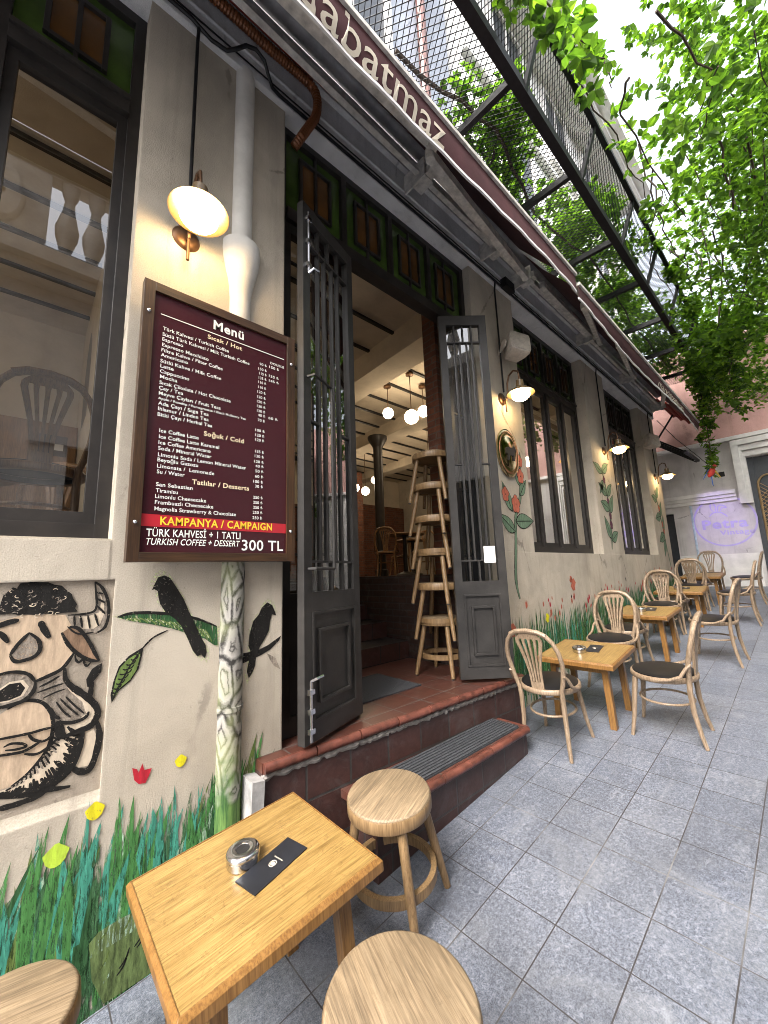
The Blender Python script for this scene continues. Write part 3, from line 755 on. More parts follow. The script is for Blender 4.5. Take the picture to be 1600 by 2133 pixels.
def big_window(label, x0, x1, z0, z1, ztr, n, y, fw=0.06):
    fr, gg, aa, pa = MB(), MB(), MB(), MB()
    d = 0.07
    fr.box(x0, x0 + fw, y, y + d, z0, z1)
    fr.box(x1 - fw, x1, y, y + d, z0, z1)
    fr.box(x0 + fw, x1 - fw, y, y + d, z0, z0 + 0.075)
    fr.box(x0 + fw, x1 - fw, y, y + d, z1 - 0.06, z1)
    fr.box(x0 + fw, x1 - fw, y - 0.02, y + d, ztr - 0.05, ztr + 0.05)
    fr.box(x0 + fw, x1 - fw, y - 0.035, y - 0.0205, ztr + 0.02, ztr + 0.045)
    wd = (x1 - x0 - 2 * fw) / n
    for i in range(n):
        a, b = x0 + fw + i * wd, x0 + fw + (i + 1) * wd
        if i:
            fr.box(a - 0.03, a + 0.03, y - 0.006, y + d, z0 + 0.075, ztr - 0.05)
        l, r = a + (0.03 if i else 0), b - (0.03 if i < n - 1 else 0)
        zb, zt = z0 + 0.075, ztr - 0.05
        for q0, q1 in ((l, l + 0.04), (r - 0.04, r)):
            fr.box(q0, q1, y + 0.014, y + 0.055, zb, zt)
        fr.box(l + 0.04, r - 0.04, y + 0.014, y + 0.055, zb, zb + 0.05)
        fr.box(l + 0.04, r - 0.04, y + 0.014, y + 0.055, zt - 0.05, zt)
        pa.add([(l + 0.04, y + 0.036, zb + 0.05), (r - 0.04, y + 0.036, zb + 0.05), (r - 0.04, y + 0.036, zt - 0.05), (l + 0.04, y + 0.036, zt - 0.05)], [(0, 1, 2, 3)])
    stained_transom(fr, gg, aa, x0 + fw, x1 - fw, ztr + 0.05, z1 - 0.06, y, n)
    f = fr.build('window', 'joinery', bld, smooth=False)
    f['label'] = label
    pa.build('pane', 'glass', f, smooth=False)
    gg.build('green_glass', 'green_glass', f, smooth=False)
    aa.build('amber_glass', 'amber_glass', f, smooth=False)
    return f
big_window('tall window with four narrow casements right of the door', 3.78, 5.70, 1.655, 4.47, 3.74, 4, 0.13)
big_window('tall casement window farthest along the facade', 6.55, 8.40, 1.655, 4.47, 3.74, 4, 0.13)
f = big_window('large single pane window beside the menu board', -0.30, 0.24, 1.665, 4.47, 3.86, 1, 0.11, 0.05)
big_window('left neighbour pane of the large window', -1.50, -0.302, 1.665, 4.47, 3.86, 2, 0.11, 0.05)
sl = MB()
sl.box(X0, 0.24, 0.02, 0.11, 1.6655, 1.672)
sl.build('window_sill', 'plaster', bld, smooth=False)

# doorway: frame, side lights, stained transom --------------------
fr, gg, aa, pa = MB(), MB(), MB(), MB()
DY = 0.075
ZT = 3.76
fr.box(0.995, 1.045, DY, DY + 0.08, 0.66, 4.47)
fr.box(2.93, 2.98, DY, DY + 0.08, 0.66, 4.47)
fr.box(1.045, 2.93, DY - 0.02, DY + 0.08, ZT, ZT + 0.09)
fr.box(1.045, 2.93, DY, DY + 0.08, 4.42, 4.47)
for a in (1.52, 2.635):
    fr.box(a - 0.03, a + 0.03, DY, DY + 0.05, 0.66, ZT)
for a, b in ((1.045, 1.49), (2.665, 2.93)):
    fr.box(a, a + 0.04, DY + 0.01, DY + 0.06, 0.66, ZT)
    fr.box(b - 0.04, b, DY + 0.01, DY + 0.06, 0.66, ZT)
    fr.box(a + 0.04, b - 0.04, DY + 0.01, DY + 0.06, 0.66, 0.76)
    fr.box(a + 0.04, b - 0.04, DY + 0.01, DY + 0.06, 1.30, 1.40)
    fr.box(a + 0.04, b - 0.04, DY + 0.01, DY + 0.06, ZT - 0.07, ZT)
    fr.box(a + 0.04, b - 0.04, DY + 0.022, DY + 0.05, 0.76, 1.30)
    for q in (a + 0.13, (a + b) / 2, b - 0.13):
        fr.box(q - 0.009, q + 0.009, DY + 0.02, DY + 0.045, 1.40, ZT - 0.07)
    for q in (1.62, 2.2, 2.9, 3.5):
        fr.box(a + 0.04, b - 0.04, DY + 0.025, DY + 0.040, q - 0.008, q + 0.008)
    pa.add([(a + 0.04, DY + 0.052, 1.40), (b - 0.04, DY + 0.052, 1.40), (b - 0.04, DY + 0.052, ZT - 0.07), (a + 0.04, DY + 0.052, ZT - 0.07)], [(0, 1, 2, 3)])
stained_transom(fr, gg, aa, 1.045, 2.93, ZT + 0.09, 4.42, DY, 4)
f = fr.build('door_frame', 'joinery', bld, smooth=False)
pa.build('pane', 'glass', f, smooth=False)
gg.build('green_glass', 'green_glass', f, smooth=False)
aa.build('amber_glass', 'amber_glass', f, smooth=False)

def door_leaf(label, hinge, free, z0, z1, handle):
    """a glazed leaf: local x runs from the free edge to the hinge edge, local -y is the side one sees"""
    h, fr_ = Vector(hinge), Vector(free)
    left, right = (fr_, h) if fr_.x < h.x else (h, fr_)
    d = right - left
    W = d.length
    T = Matrix.Translation((left.x, left.y, 0)) @ Matrix.Rotation(math.atan2(d.y, d.x), 4, 'Z')
    t = 0.045
    zp = 1.36
    b, p_ = MB(), MB()
    s_ = 0.062
    b.box(0, s_, 0, t, z0, z1, T=T)
    b.box(W - s_, W, 0, t, z0, z1, T=T)
    b.box(s_, W - s_, 0, t, z0, z0 + 0.09, T=T)
    b.box(s_, W - s_, 0, t, zp - 0.05, zp + 0.05, T=T)
    b.box(s_, W - s_, 0, t, z1 - 0.09, z1, T=T)
    b.box(s_, W - s_, 0.012, t - 0.008, z0 + 0.09, zp - 0.05, T=T)
    # moulded lower panel, both faces
    for ya, yb in ((-0.006, 0.0118), (t - 0.0078, t + 0.006)):
        xa, xb, za, zb = s_ + 0.055, W - s_ - 0.055, z0 + 0.17, zp - 0.14
        b.box(xa, xa + 0.016, ya, yb, za, zb, T=T)
        b.box(xb - 0.016, xb, ya, yb, za, zb, T=T)
        b.box(xa + 0.016, xb - 0.016, ya, yb, za, za + 0.016, T=T)
        b.box(xa + 0.016, xb - 0.016, ya, yb, zb - 0.016, zb, T=T)
        xa, xb, za, zb = s_, W - s_, z0 + 0.09, zp - 0.05
        b.box(xa, xa + 0.014, ya, yb, za, zb, T=T)
        b.box(xb - 0.014, xb, ya, yb, za, zb, T=T)
        b.box(xa + 0.014, xb - 0.014, ya, yb, za, za + 0.014, T=T)
        b.box(xa + 0.014, xb - 0.014, ya, yb, zb - 0.014, zb, T=T)
    # glazing bars
    ga, gb = zp + 0.05, z1 - 0.09
    iw = W - 2 * s_
    for q in (0.24, 0.76):
        x = s_ + iw * q
        b.box(x - 0.006, x + 0.006, 0.008, t - 0.008, ga, gb, T=T)
    x = s_ + iw * 0.5
    b.box(x - 0.006, x + 0.006, 0.0085, t - 0.0085, ga, ga + 0.16, T=T)
    b.box(x - 0.006, x + 0.006, 0.0085, t - 0.0085, gb - 0.16, gb, T=T)
    for u in (0.40, 0.60):
        b.box(s_ + iw * u - 0.006, s_ + iw * u + 0.006, 0.0085, t - 0.0085, ga + 0.16, gb - 0.16, T=T)
    for q in (ga + 0.16, gb - 0.16):
        b.box(s_, W - s_, 0.0075, t - 0.0075, q - 0.006, q + 0.006, T=T)
    for q in (ga + 0.95,):
        for u0, u1 in ((0, 0.24), (0.76, 1)):
            b.box(s_ + iw * u0, s_ + iw * u1, 0.0092, t - 0.0092, q - 0.006, q + 0.006, T=T)
    o = b.build('door', 'door_paint', bld, smooth=False)
    o['label'] = label
    p_.add([(s_, t * 0.5, ga), (W - s_, t * 0.5, ga), (W - s_, t * 0.5, gb), (s_, t * 0.5, gb)], [(0, 1, 2, 3)], T=T)
    p_.build('pane', 'glass', o, smooth=False)
    if handle:
        hb = MB()
        hb.tube([T @ Vector(q) for q in ((0.03, -0.004, 1.53), (0.03, -0.05, 1.53), (0.19, -0.05, 1.53))], 0.009, 8)
        hb.tube([T @ Vector(q) for q in ((0.19, -0.05, 1.53), (0.19, -0.05, 2.58), (0.03, -0.05, 2.60), (0.03, -0.004, 2.60))], 0.009, 8)
        hb.build('handle', 'door_paint', o)
        bo = MB()
        for za, zb in ((0.70, 0.98), (3.25, 3.66)):
            bo.tube([T @ Vector((0.03, -0.016, za)), T @ Vector((0.03, -0.016, zb))], 0.008, 8)
            zz = zb if za < 1 else za
            bo.tube([T @ Vector((0.03, -0.016, zz)), T @ Vector((0.035, -0.05, zz + 0.015)), T @ Vector((0.075, -0.055, zz + 0.02))], 0.008, 8)
            for z in (za + 0.05, (za + zb) / 2, zb - 0.05):
                bo.box(0.012, 0.048, -0.027, -0.0005, z - 0.012, z + 0.012, T=T)
        bo.build('bolt', 'steel', o)
    else:
        nb = MB()
        nb.add([(0.245, -0.002, 1.55), (0.335, -0.002, 1.55), (0.335, -0.002, 1.68), (0.245, -0.002, 1.68)], [(0, 1, 2, 3)], T=T)
        nb.build('paper_notice', 'paper', o)
    return o
door_leaf('left glazed leaf with long pull handle and bolt', (1.535, 0.03), (1.045, -0.135), 0.685, 3.73, True)
door_leaf('right glazed leaf with a small white notice', (2.475, 0.02), (2.79, -0.25), 0.685, 3.70, False)

# landing, lower step --------------------------------------------
ld = MB()
L0, L1, YA, YB = 0.86, 3.02, -0.075, -0.165       # left end, right end, riser line left and right
def slab(mb, x0, y0, x1, y1, yb, za, zb, mi=0):
    vs = [(x0, y0, za), (x1, y1, za), (x1, yb, za), (x0, yb, za), (x0, y0, zb), (x1, y1, zb), (x1, yb, zb), (x0, yb, zb)]
    mb.add(vs, [(0, 3, 2, 1), (4, 5, 6, 7), (0, 1, 5, 4), (1, 2, 6, 5), (2, 3, 7, 6), (3, 0, 4, 7)], mi)
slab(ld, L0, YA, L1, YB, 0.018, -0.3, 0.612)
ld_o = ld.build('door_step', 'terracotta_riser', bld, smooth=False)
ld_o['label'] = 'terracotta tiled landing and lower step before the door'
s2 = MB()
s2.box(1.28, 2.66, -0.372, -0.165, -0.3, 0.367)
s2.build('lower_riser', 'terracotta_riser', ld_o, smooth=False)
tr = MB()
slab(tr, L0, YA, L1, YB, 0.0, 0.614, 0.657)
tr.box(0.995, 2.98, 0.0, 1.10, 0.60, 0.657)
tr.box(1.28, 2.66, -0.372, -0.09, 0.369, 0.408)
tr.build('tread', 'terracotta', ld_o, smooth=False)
ns = MB()
k = 8
for i in range(k):
    a, b = i / k + 0.002, (i + 1) / k - 0.002
    x0, x1 = L0 + (L1 - L0) * a, L0 + (L1 - L0) * b
    y0, y1 = YA + (YB - YA) * a, YA + (YB - YA) * b
    dz = random.uniform(-0.002, 0.002)
    ns.tube([(x0, y0 - 0.008, 0.636 + dz), (x1, y1 - 0.008, 0.636 + dz)], 0.0245, 12)
ns.build('nosing', 'nosing', ld_o)
ns = MB()
for i in range(6):
    x0, x1 = 1.28 + 1.38 * i / 6 + 0.002, 1.28 + 1.38 * (i + 1) / 6 - 0.002
    dz = random.uniform(-0.002, 0.002)
    ns.tube([(x0, -0.382, 0.387 + dz), (x1, -0.382, 0.387 + dz)], 0.0235, 12)
for y0, y1 in ((-0.38, -0.265), (-0.262, -0.15)):
    ns.tube([(2.665, y0, 0.388), (2.665, y1, 0.388)], 0.0235, 12)
ns.build('nosing', 'nosing', ld_o)
mo = MB()
mp_, mr_ = [], []
for i in range(121):                                   # rough mortar smeared under the landing nosing
    a = i / 120
    mp_.append((L0 + (L1 - L0) * a, YA + (YB - YA) * a + 0.004, 0.597 + random.uniform(-0.008, 0.004)))
    mr_.append(random.uniform(0.012, 0.023))
mo.tube(mp_, mr_, 8)
mo.build('mortar_bed', 'mortar', ld_o)
wb = MB()
wb.prism([(0.80, -0.2), (0.858, -0.2), (0.858, 0.30), (0.852, 0.45), (0.858, 0.60), (0.80, 0.608), (0.795, 0.4)], -0.11, -0.0005)
wb.build('white_plinth_block', 'block_paint', bld, smooth=False)

# interior shell ---------------------------------------------------
FZ, CZ = 1.45, 4.52
inn = MB()
inn.box(X0, 1.45, WT, 7.2, FZ - 0.15, FZ)
inn.box(2.92, XE - WT, WT, 7.2, FZ - 0.15, FZ)
inn.box(1.45, 2.92, 2.26, 7.2, FZ - 0.15, FZ)
inn.build('upper_floor', 'floor_dark', bld, smooth=False)
ce = MB()
ce.box(X0, XE - WT, WT, 7.2, CZ, CZ + 0.1)
ce.box(X0, XE - WT, 7.2, 7.4, FZ, CZ + 0.1)
ce.box(X0 - 0.2, X0, WT, 7.4, FZ, CZ + 0.1)
for xa, xb, x2, z in ((3.15, 3.55, 0.28, 4.2), (5.0, 5.35, 0.3, 4.25), (7.0, 7.3, 0.2, 4.3)):      # downstand beams across the room
    vs = [(xa, WT, z), (xb, WT, z), (xb + x2, 7.2, z), (xa + x2, 7.2, z), (xa, WT, CZ), (xb, WT, CZ), (xb + x2, 7.2, CZ), (xa + x2, 7.2, CZ)]
    ce.add(vs, [(0, 3, 2, 1), (0, 1, 5, 4), (1, 2, 6, 5), (2, 3, 7, 6), (3, 0, 4, 7)])
ce.box(0.29, 0.40, WT, 7.2, FZ, CZ)                     # partition by the large window
ce.box(X0, 0.29, 3.75, 3.85, FZ, CZ)
ce.build('ceiling', 'cream', bld, smooth=False)
ib = MB()
for i in range(13):
    y = 0.8 + 0.5 * i
    ib.box(X0, XE - WT, y - 0.02, y + 0.02, CZ - 0.03, CZ - 0.0005)
ib.build('ceiling_joist', 'black_plastic', bld, smooth=False)
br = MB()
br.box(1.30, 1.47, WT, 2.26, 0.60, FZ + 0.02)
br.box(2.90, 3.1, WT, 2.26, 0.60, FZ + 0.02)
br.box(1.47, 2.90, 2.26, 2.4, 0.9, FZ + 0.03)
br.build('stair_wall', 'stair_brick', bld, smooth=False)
for a in ((2.84, 3.2, WT + 0.01, 0.52, FZ + 0.021, CZ), (5.85, 6.55, 6.1, 6.8, FZ, 4.25), (6.55, 9.0, 7.0, 7.19, FZ, 3.6), (4.2, 5.6, 7.05, 7.19, FZ, 3.4)):
    br = MB()
    br.box(*a)
    br.build('brick_pier', 'brick', bld, smooth=False)
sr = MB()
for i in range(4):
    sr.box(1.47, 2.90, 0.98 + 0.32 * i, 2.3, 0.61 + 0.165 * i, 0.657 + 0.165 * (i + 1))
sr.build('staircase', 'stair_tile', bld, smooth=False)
co = MB()
co.lathe([(0.13, 0), (0.13, 0.12), (0.095, 0.14), (0.095, 2.56), (0.11, 2.60), (0.20, 2.75), (0.20, 2.8)], 12, 0, Matrix.Translation((5.05, 3.75, FZ)))
co.build('iron_column', 'iron_dark', bld)
ni = MB()
pp = [(0.0, 0), (0.55, 0), (0.55, 0.55), (0.5, 0.8), (0.38, 0.95), (0.275, 1.0), (0.17, 0.95), (0.05, 0.8), (0, 0.55)]
ni.add([(0.2895, 2.6 + a, 3.1 + b) for a, b in pp], [tuple(range(len(pp)))])
ni.build('wall_niche', 'floor_dark', bld, smooth=False)
ra = MB()
for i in range(10):
    x = 1.5 + 0.13 * i
    ra.tube([(x, 2.33, FZ + 0.03), (x, 2.33, FZ + 0.9)], 0.010, 6)
    ra.sphere((x, 2.33, FZ + 0.5), 0.022, 8)
ra.tube([(1.48, 2.33, FZ + 0.9), (2.72, 2.33, FZ + 0.9)], 0.014, 6)
ra.build('stair_railing', 'steel_black', bld)

# murals -----------------------------------------------------------
def leaf_outline(cx, cz, L, W_, ang, k=9):
    a, b = [], []
    for i in range(k):
        t = i / (k - 1)
        h = W_ / 2 * sin(pi * t ** 0.8) * (1 - 0.25 * t)
        a.append((t * L, h))
        b.append((t * L, -h))
    pts = a + b[-2:0:-1]
    ca, sa = cos(ang), sin(ang)
    return [(cx + x * ca - z * sa, cz + x * sa + z * ca) for x, z in pts]

D = TRACED
def halo(pts, k_):
    cx = sum(p[0] for p in pts) / len(pts)
    cz = sum(p[1] for p in pts) / len(pts)
    return [(cx + (p[0] - cx) * k_, cz + (p[1] - cz) * k_) for p in pts]
Y0 = -0.0015
mats = ['p_black', 'p_tan', 'p_cream', 'p_grey', 'p_brown', 'p_orange', 'white_trim']
bu = MB()
ly = 0.0135
def L(i):
    return ly - 0.0006 * i
bu.poly(D['b_belly'], L(1), 1)
bu.poly(D['b_side'], L(2), 2)
sd_ = [Vector(p) for p in D['b_side']]
outer, inner = sd_[2:9], sd_[:1] + sd_[:10:-1] if False else [sd_[0]] + sd_[:9:-1]
for i in range(70):                                      # hatching of the cup's dark flank
    t_ = i / 69
    a_ = t_ * (len(outer) - 1)
    j = min(int(a_), len(outer) - 2)
    o_ = outer[j].lerp(outer[j + 1], a_ - j)
    b_ = t_ * (len(inner) - 1)
    j = min(int(b_), len(inner) - 2)
    n_ = inner[j].lerp(inner[j + 1], b_ - j)
    k_ = random.uniform(0.25, 0.62)
    bu.ribbon([tuple(o_), tuple(o_.lerp(n_, k_ * 0.5)), tuple(o_.lerp(n_, k_))], random.uniform(0.004, 0.010), L(2.2) - 0.00001 * i, 0)
    if i % 2:
        bu.ribbon([tuple(n_), tuple(n_.lerp(o_, 0.12)), tuple(n_.lerp(o_, random.uniform(0.18, 0.34)))], 0.006, L(2.2) - 0.00001 * i, 0 if i % 4 == 1 else 3)
bu.ribbon([tuple(p) for p in outer], 0.018, L(2.5), 0)
bu.poly(D['b_jacket'], L(2), 3)
bu.poly(D['b_handle'], L(3), 2)
bu.poly(D['b_arm'], L(4), 2)
bu.poly(D['b_face'], L(3), 1)
bu.poly(D['b_snout'], L(4), 3)
bu.poly(halo(D['b_nose'], 1.22), L(4.5), 2)
bu.poly(D['b_nose'], L(5), 0)
bu.ribbon(D['b_belly'][1:10], 0.012, L(2.6), 0)
bu.poly(D['b_horn'], L(4), 3)
bu.poly(D['b_hornin'], L(5), 2)
bu.poly(D['b_ear'], L(5), 4)
bu.poly(D['b_eye'], L(5), 3)
bu.poly(D['b_hair'], L(6), 0)
bu.poly(D['b_spoon'], L(5), 0)
for i, (s_, w_) in enumerate(D['b_strokes']):
    bu.ribbon(s_, w_, L(7) - 0.00004 * i, 0)
for i in range(40):                                       # curls of the mane
    cx, cz = random.uniform(-0.07, 0.115), random.uniform(1.385, 1.48)
    a0, r_ = random.uniform(0, 6), random.uniform(0.005, 0.010)
    bu.ribbon([(cx + r_ * cos(a0 + t), cz + r_ * 0.7 * sin(a0 + t)) for t in (0, .9, 1.8, 2.7)], 0.0025, L(8) - 0.00002 * i, 3 if i % 3 else 2)
nv = len(bu.v)                                            # the other half of the head and body, beyond the picture's left edge
bu.v += [(-0.14 - x, y + 0.0003, z) for x, y, z in bu.v]
bu.f += [tuple(i + nv for i in f_[::-1]) for f_ in bu.f]
bu.m += list(bu.m)
bu.build('bull_mural', mats, bld, smooth=False)

tm = MB()
tmats = ['p_black', 'p_dark', 'p_leafgreen', 'p_halo', 'p_red', 'p_yellow', 'p_lime', 'p_grey']
tm.poly(halo(D['branch_a'], 1.08), Y0 - 0.0002, 3)
tm.poly(D['branch_a'], Y0 - 0.0006, 1)
ba = D['branch_a']
for i in range(26):
    t = (i + 0.5) / 26 * 5
    j = int(t)
    u = Vector(ba[j]).lerp(Vector(ba[j + 1]), t - j)
    lo_ = Vector(ba[13 - j]).lerp(Vector(ba[12 - j]), t - j)
    tm.ribbon([tuple(lo_.lerp(u, 0.12)), tuple(lo_.lerp(u, 0.35) + Vector((0.003, 0))), tuple(lo_.lerp(u, 0.6))], 0.005, Y0 - 0.0009, 2 if i % 2 else 3)
tm.ribbon(ba[0:7], 0.012, Y0 - 0.0010, 0)
tm.ribbon(D['stem_a'], 0.007, Y0 - 0.0008, 0)
tm.poly(halo(D['leaf_a'], 1.08), Y0 - 0.0004, 0)
tm.poly(halo(D['leaf_a'], 0.9), Y0 - 0.0008, 2)
tm.ribbon(D['leaf_a_vein'], 0.006, Y0 - 0.0011, 0)
lv = [Vector(p) for p in D['leaf_a_vein']]
for i in range(9):
    t_ = 0.35 + i * 0.36
    q = lv[int(t_)].lerp(lv[int(t_) + 1], t_ % 1)
    k_ = 1.0 - abs(t_ - 1.7) / 2.6
    tm.ribbon([(q.x, q.y), (q.x - 0.012 * k_, q.y - 0.002), (q.x - 0.022 * k_, q.y + 0.002)], 0.005, Y0 - 0.0012, 0)
    tm.ribbon([(q.x, q.y), (q.x + 0.012 * k_, q.y + 0.004), (q.x + 0.020 * k_, q.y + 0.014)], 0.005, Y0 - 0.0012, 0)
tm.build('painted_branch', tmats, bld, smooth=False)
tm = MB()
tm.poly(D['leaf_b'], Y0 - 0.0006, 7)
tm.poly(D['branch_b'], Y0 - 0.0006, 0)
tm.build('painted_branch', tmats, bld, smooth=False)
for kk, hk in (('bird_a', 1.13), ('bird_b', 1.12)):
    tm = MB()
    tm.poly(halo(D[kk], hk), Y0, 3)
    tm.poly(D[kk], Y0 - 0.0016, 0)
    tm.build('painted_bird', tmats, bld, smooth=False)
tm = MB()
tm.poly(D['tulip'], Y0 - 0.0016, 4)
tm.build('painted_tulip', tmats, bld, smooth=False)
for (cx, cz), r, mi in zip(D['dots'], (0.022, 0.028, 0.034), (5, 5, 6)):
    tm = MB()
    tm.poly([(cx + r * (1 + 0.10 * sin(5 * a) + 0.06 * sin(11 * a)) * cos(a), cz + r * (1 + 0.10 * cos(4 * a) + 0.05 * sin(9 * a)) * sin(a)) for a in [2 * pi * i / 22 for i in range(22)]], Y0 - 0.0024, mi)
    tm.build('painted_flower', tmats, bld, smooth=False)

def blade(mb, x, z, L_, w_, lean, y, mi):
    a, b = [], []
    for i in range(10):
        t = i / 9
        cx, cz = x + lean * t ** 1.7, z + L_ * t
        h = w_ / 2 * (0.55 + 0.5 * sin(pi * min(1, t * 1.15))) * max(0.0, 1 - t ** 5) ** 0.6
        a.append((cx - h, y, cz))
        b.append((cx + h, y, cz))
    vs = [q for p_ in zip(a, b) for q in p_]
    mb.add(vs, [(2 * i, 2 * i + 1, 2 * i + 3, 2 * i + 2) for i in range(9)], mi)
gr = MB()
gmats = ['p_dark', 'p_green', 'p_teal', 'p_olive', 'p_pale', 'p_base', 'p_log', 'p_black']
def top(x):
    return 0.60 + 0.10 * min(1, max(0, (x + 0.1) / 0.5)) + 0.06 * sin(9 * x) + (0.03 if x > 0.5 else 0)
vs, fs = [], []
for i in range(31):
    x = -0.9 + 1.84 * i / 30
    vs += [(x, Y0, -0.12), (x, Y0, gz(x) + 0.36 + 0.03 * sin(7 * x) + 0.02 * (i % 2))]
gr.add(vs, [(2 * i, 2 * i + 2, 2 * i + 3, 2 * i + 1) for i in range(30)], 5)
for i in range(620):
    x = random.uniform(-0.75, 0.94)
    deep = i < 420
    hz = gz(x) + random.uniform(-0.04, 0.16 if deep else 0.34)
    tz = top(x) * (random.uniform(0.55, 0.86) if deep else random.uniform(0.70, 1.02))
    mi = random.choice((0, 0, 1, 5, 0, 3, 5)) if deep else random.choice((1, 2, 1, 1, 0, 3, 2, 4, 1, 5) if x < 0.66 else (1, 3, 0, 3, 1, 0))
    lean = random.uniform(-0.05, 0.11)
    if x + lean > 0.96:
        lean = -0.03
    blade(gr, x, hz, max(0.08, tz - hz), random.uniform(0.016, 0.052), lean, Y0 - 0.0004 - 0.000003 * i, mi)
gr.poly(D['b_log'], Y0 - 0.0028, 6)
lg_ = [Vector(p) for p in D['b_log']]
mid_ = (lg_[1] + lg_[8]) / 2
gr.poly([tuple(p) for p in (lg_[0], lg_[1], lg_[2], lg_[3], lg_[4], lg_[5], lg_[5].lerp(lg_[7], 0.3), lg_[3].lerp(lg_[7], 0.25), lg_[0].lerp(lg_[9], 0.4))], Y0 - 0.0029, 4)
for i in range(14):
    t = i / 13
    x, z = 0.27 + 0.2 * random.random(), 0.08 + 0.16 * random.random()
    gr.ribbon([(x, z), (x + 0.02, z + 0.02), (x + 0.03, z + 0.05)], 0.006, Y0 - 0.0031, (3, 7, 4)[i % 3])
gr.build('grass_mural', gmats, bld, smooth=False)

# grass along the far wall, with tulips
g2 = MB()
g2m = ['p_dark', 'p_green', 'p_teal', 'p_olive', 'p_red', 'p_coral', 'p_yellow', 'p_base', 'p_black']
def ftop(x):
    return 1.06 + 0.055 * (x - 3.1) - 0.03 * sin(3 * x)
for i in range(900):
    x = random.uniform(3.0, 9.33)
    z0 = gz(x) - 0.02 + random.uniform(0, 0.25)
    tz = ftop(x) * random.uniform(0.74, 1.0)
    blade(g2, x, z0, max(0.12, tz - z0), random.uniform(0.014, 0.03), random.uniform(-0.05, 0.05), Y0 - 0.0004 - 0.000002 * i, random.choice((0, 1, 0, 1, 3, 2, 7, 0)))
for i in range(70):
    x = random.uniform(3.05, 9.2)
    z = ftop(x) + random.uniform(-0.16, 0.06)
    s_ = random.uniform(0.02, 0.04)
    mi = random.choice((4, 4, 5, 5, 8, 4))
    g2.poly([(x, z - s_), (x + s_ * 0.5, z - s_ * 0.3), (x + s_ * 0.45, z + s_ * 1.1), (x + s_ * 0.15, z + s_ * 0.5), (x, z + s_ * 1.3), (x - s_ * 0.18, z + s_ * 0.5), (x - s_ * 0.45, z + s_ * 1.0), (x - s_ * 0.5, z - s_ * 0.3)], Y0 - 0.0028, mi)
for x, z, r, mi in ((3.08, 0.98, 0.07, 6), (3.22, 0.96, 0.06, 5), (3.9, 1.0, 0.045, 6), (4.6, 1.30, 0.07, 5), (4.55, 1.36, 0.04, 5)):
    g2.poly([(x + r * (0.8 + 0.3 * sin(4 * a)) * cos(a), z + r * (1 + 0.2 * cos(6 * a)) * sin(a)) for a in [2 * pi * i / 20 for i in range(20)]], Y0 - 0.003, mi)
g2.build('tulip_mural', g2m, bld, smooth=False)

def coffee_plant(name, path, leaves, blooms, bmat):
    mb = MB()
    mb.ribbon(path, 0.05, Y0 - 0.001, 0)
    mb.ribbon(path, 0.034, Y0 - 0.0014, 1)
    for x, z, L_, W_, an in leaves:
        o = leaf_outline(x, z, L_, W_, rad(an))
        mb.poly(halo(o, 1.10), Y0 - 0.0018, 0)
        mb.poly(o, Y0 - 0.0022, 1)
        e = (x + L_ * 0.95 * cos(rad(an)), z + L_ * 0.95 * sin(rad(an)))
        mb.ribbon([(x, z), ((x + e[0]) / 2, (z + e[1]) / 2), e], 0.009, Y0 - 0.0026, 0)
    for x, z, r in blooms:
        r *= 0.68
        for q in range(5):
            a = 2 * pi * q / 5 + 0.3
            c_ = (x + r * 0.6 * cos(a), z + r * 0.75 * sin(a))
            ring = [(c_[0] + r * 0.55 * cos(t), c_[1] + r * 0.6 * sin(t)) for t in [2 * pi * i / 12 for i in range(12)]]
            mb.poly(halo(ring, 1.16), Y0 - 0.003, 0)
            mb.poly(ring, Y0 - 0.0034 - q * 0.00003, 2)
    mb.build(name, ['p_black', 'p_leaf', bmat], bld, smooth=False)
coffee_plant('coffee_plant_mural', [(3.40, 1.22), (3.36, 1.40), (3.42, 1.75), (3.46, 2.0), (3.58, 2.2), (3.62, 2.45)],
             [(3.46, 1.95, 0.34, 0.16, 4), (3.42, 1.85, 0.30, 0.14, 150), (3.58, 2.22, 0.22, 0.11, 50), (3.60, 2.32, 0.22, 0.1, 115), (3.40, 2.05, 0.3, 0.13, 118), (3.62, 2.5, 0.18, 0.09, 80)],
             [(3.48, 2.12, 0.10), (3.62, 2.42, 0.085), (3.63, 2.58, 0.07), (3.30, 2.2, 0.08)], 'p_coral')
coffee_plant('coffee_branch_mural', [(6.02, 1.72), (6.08, 1.95), (6.12, 2.3), (6.08, 2.6), (6.0, 2.9)],
             [(6.05, 1.88, 0.34, 0.17, 120), (6.08, 1.85, 0.30, 0.16, 25), (6.12, 2.3, 0.32, 0.17, 165), (6.13, 2.25, 0.33, 0.16, 55), (6.08, 2.5, 0.3, 0.15, 150), (6.1, 2.5, 0.3, 0.14, 40), (6.0, 2.82, 0.32, 0.14, 160), (6.02, 2.84, 0.3, 0.15, 30), (6.0, 2.7, 0.26, 0.12, 230)],
             [(6.11, 2.07, 0.07), (6.12, 2.2, 0.06), (6.05, 2.72, 0.06), (6.1, 2.42, 0.05)], 'p_plum')
coffee_plant('coffee_stem_mural', [(9.15, 1.35), (9.05, 1.75), (8.95, 2.2), (8.85, 2.6), (8.72, 2.9)],
             [(8.98, 2.05, 0.4, 0.2, 200), (8.97, 2.1, 0.36, 0.18, 70), (8.9, 2.4, 0.36, 0.18, 190), (8.9, 2.4, 0.34, 0.17, 60), (8.8, 2.7, 0.32, 0.16, 170), (8.8, 2.75, 0.32, 0.15, 50), (9.0, 1.95, 0.36, 0.18, 240)],
             [(8.96, 2.25, 0.07), (8.88, 2.55, 0.07), (9.0, 2.12, 0.06)], 'p_coral')
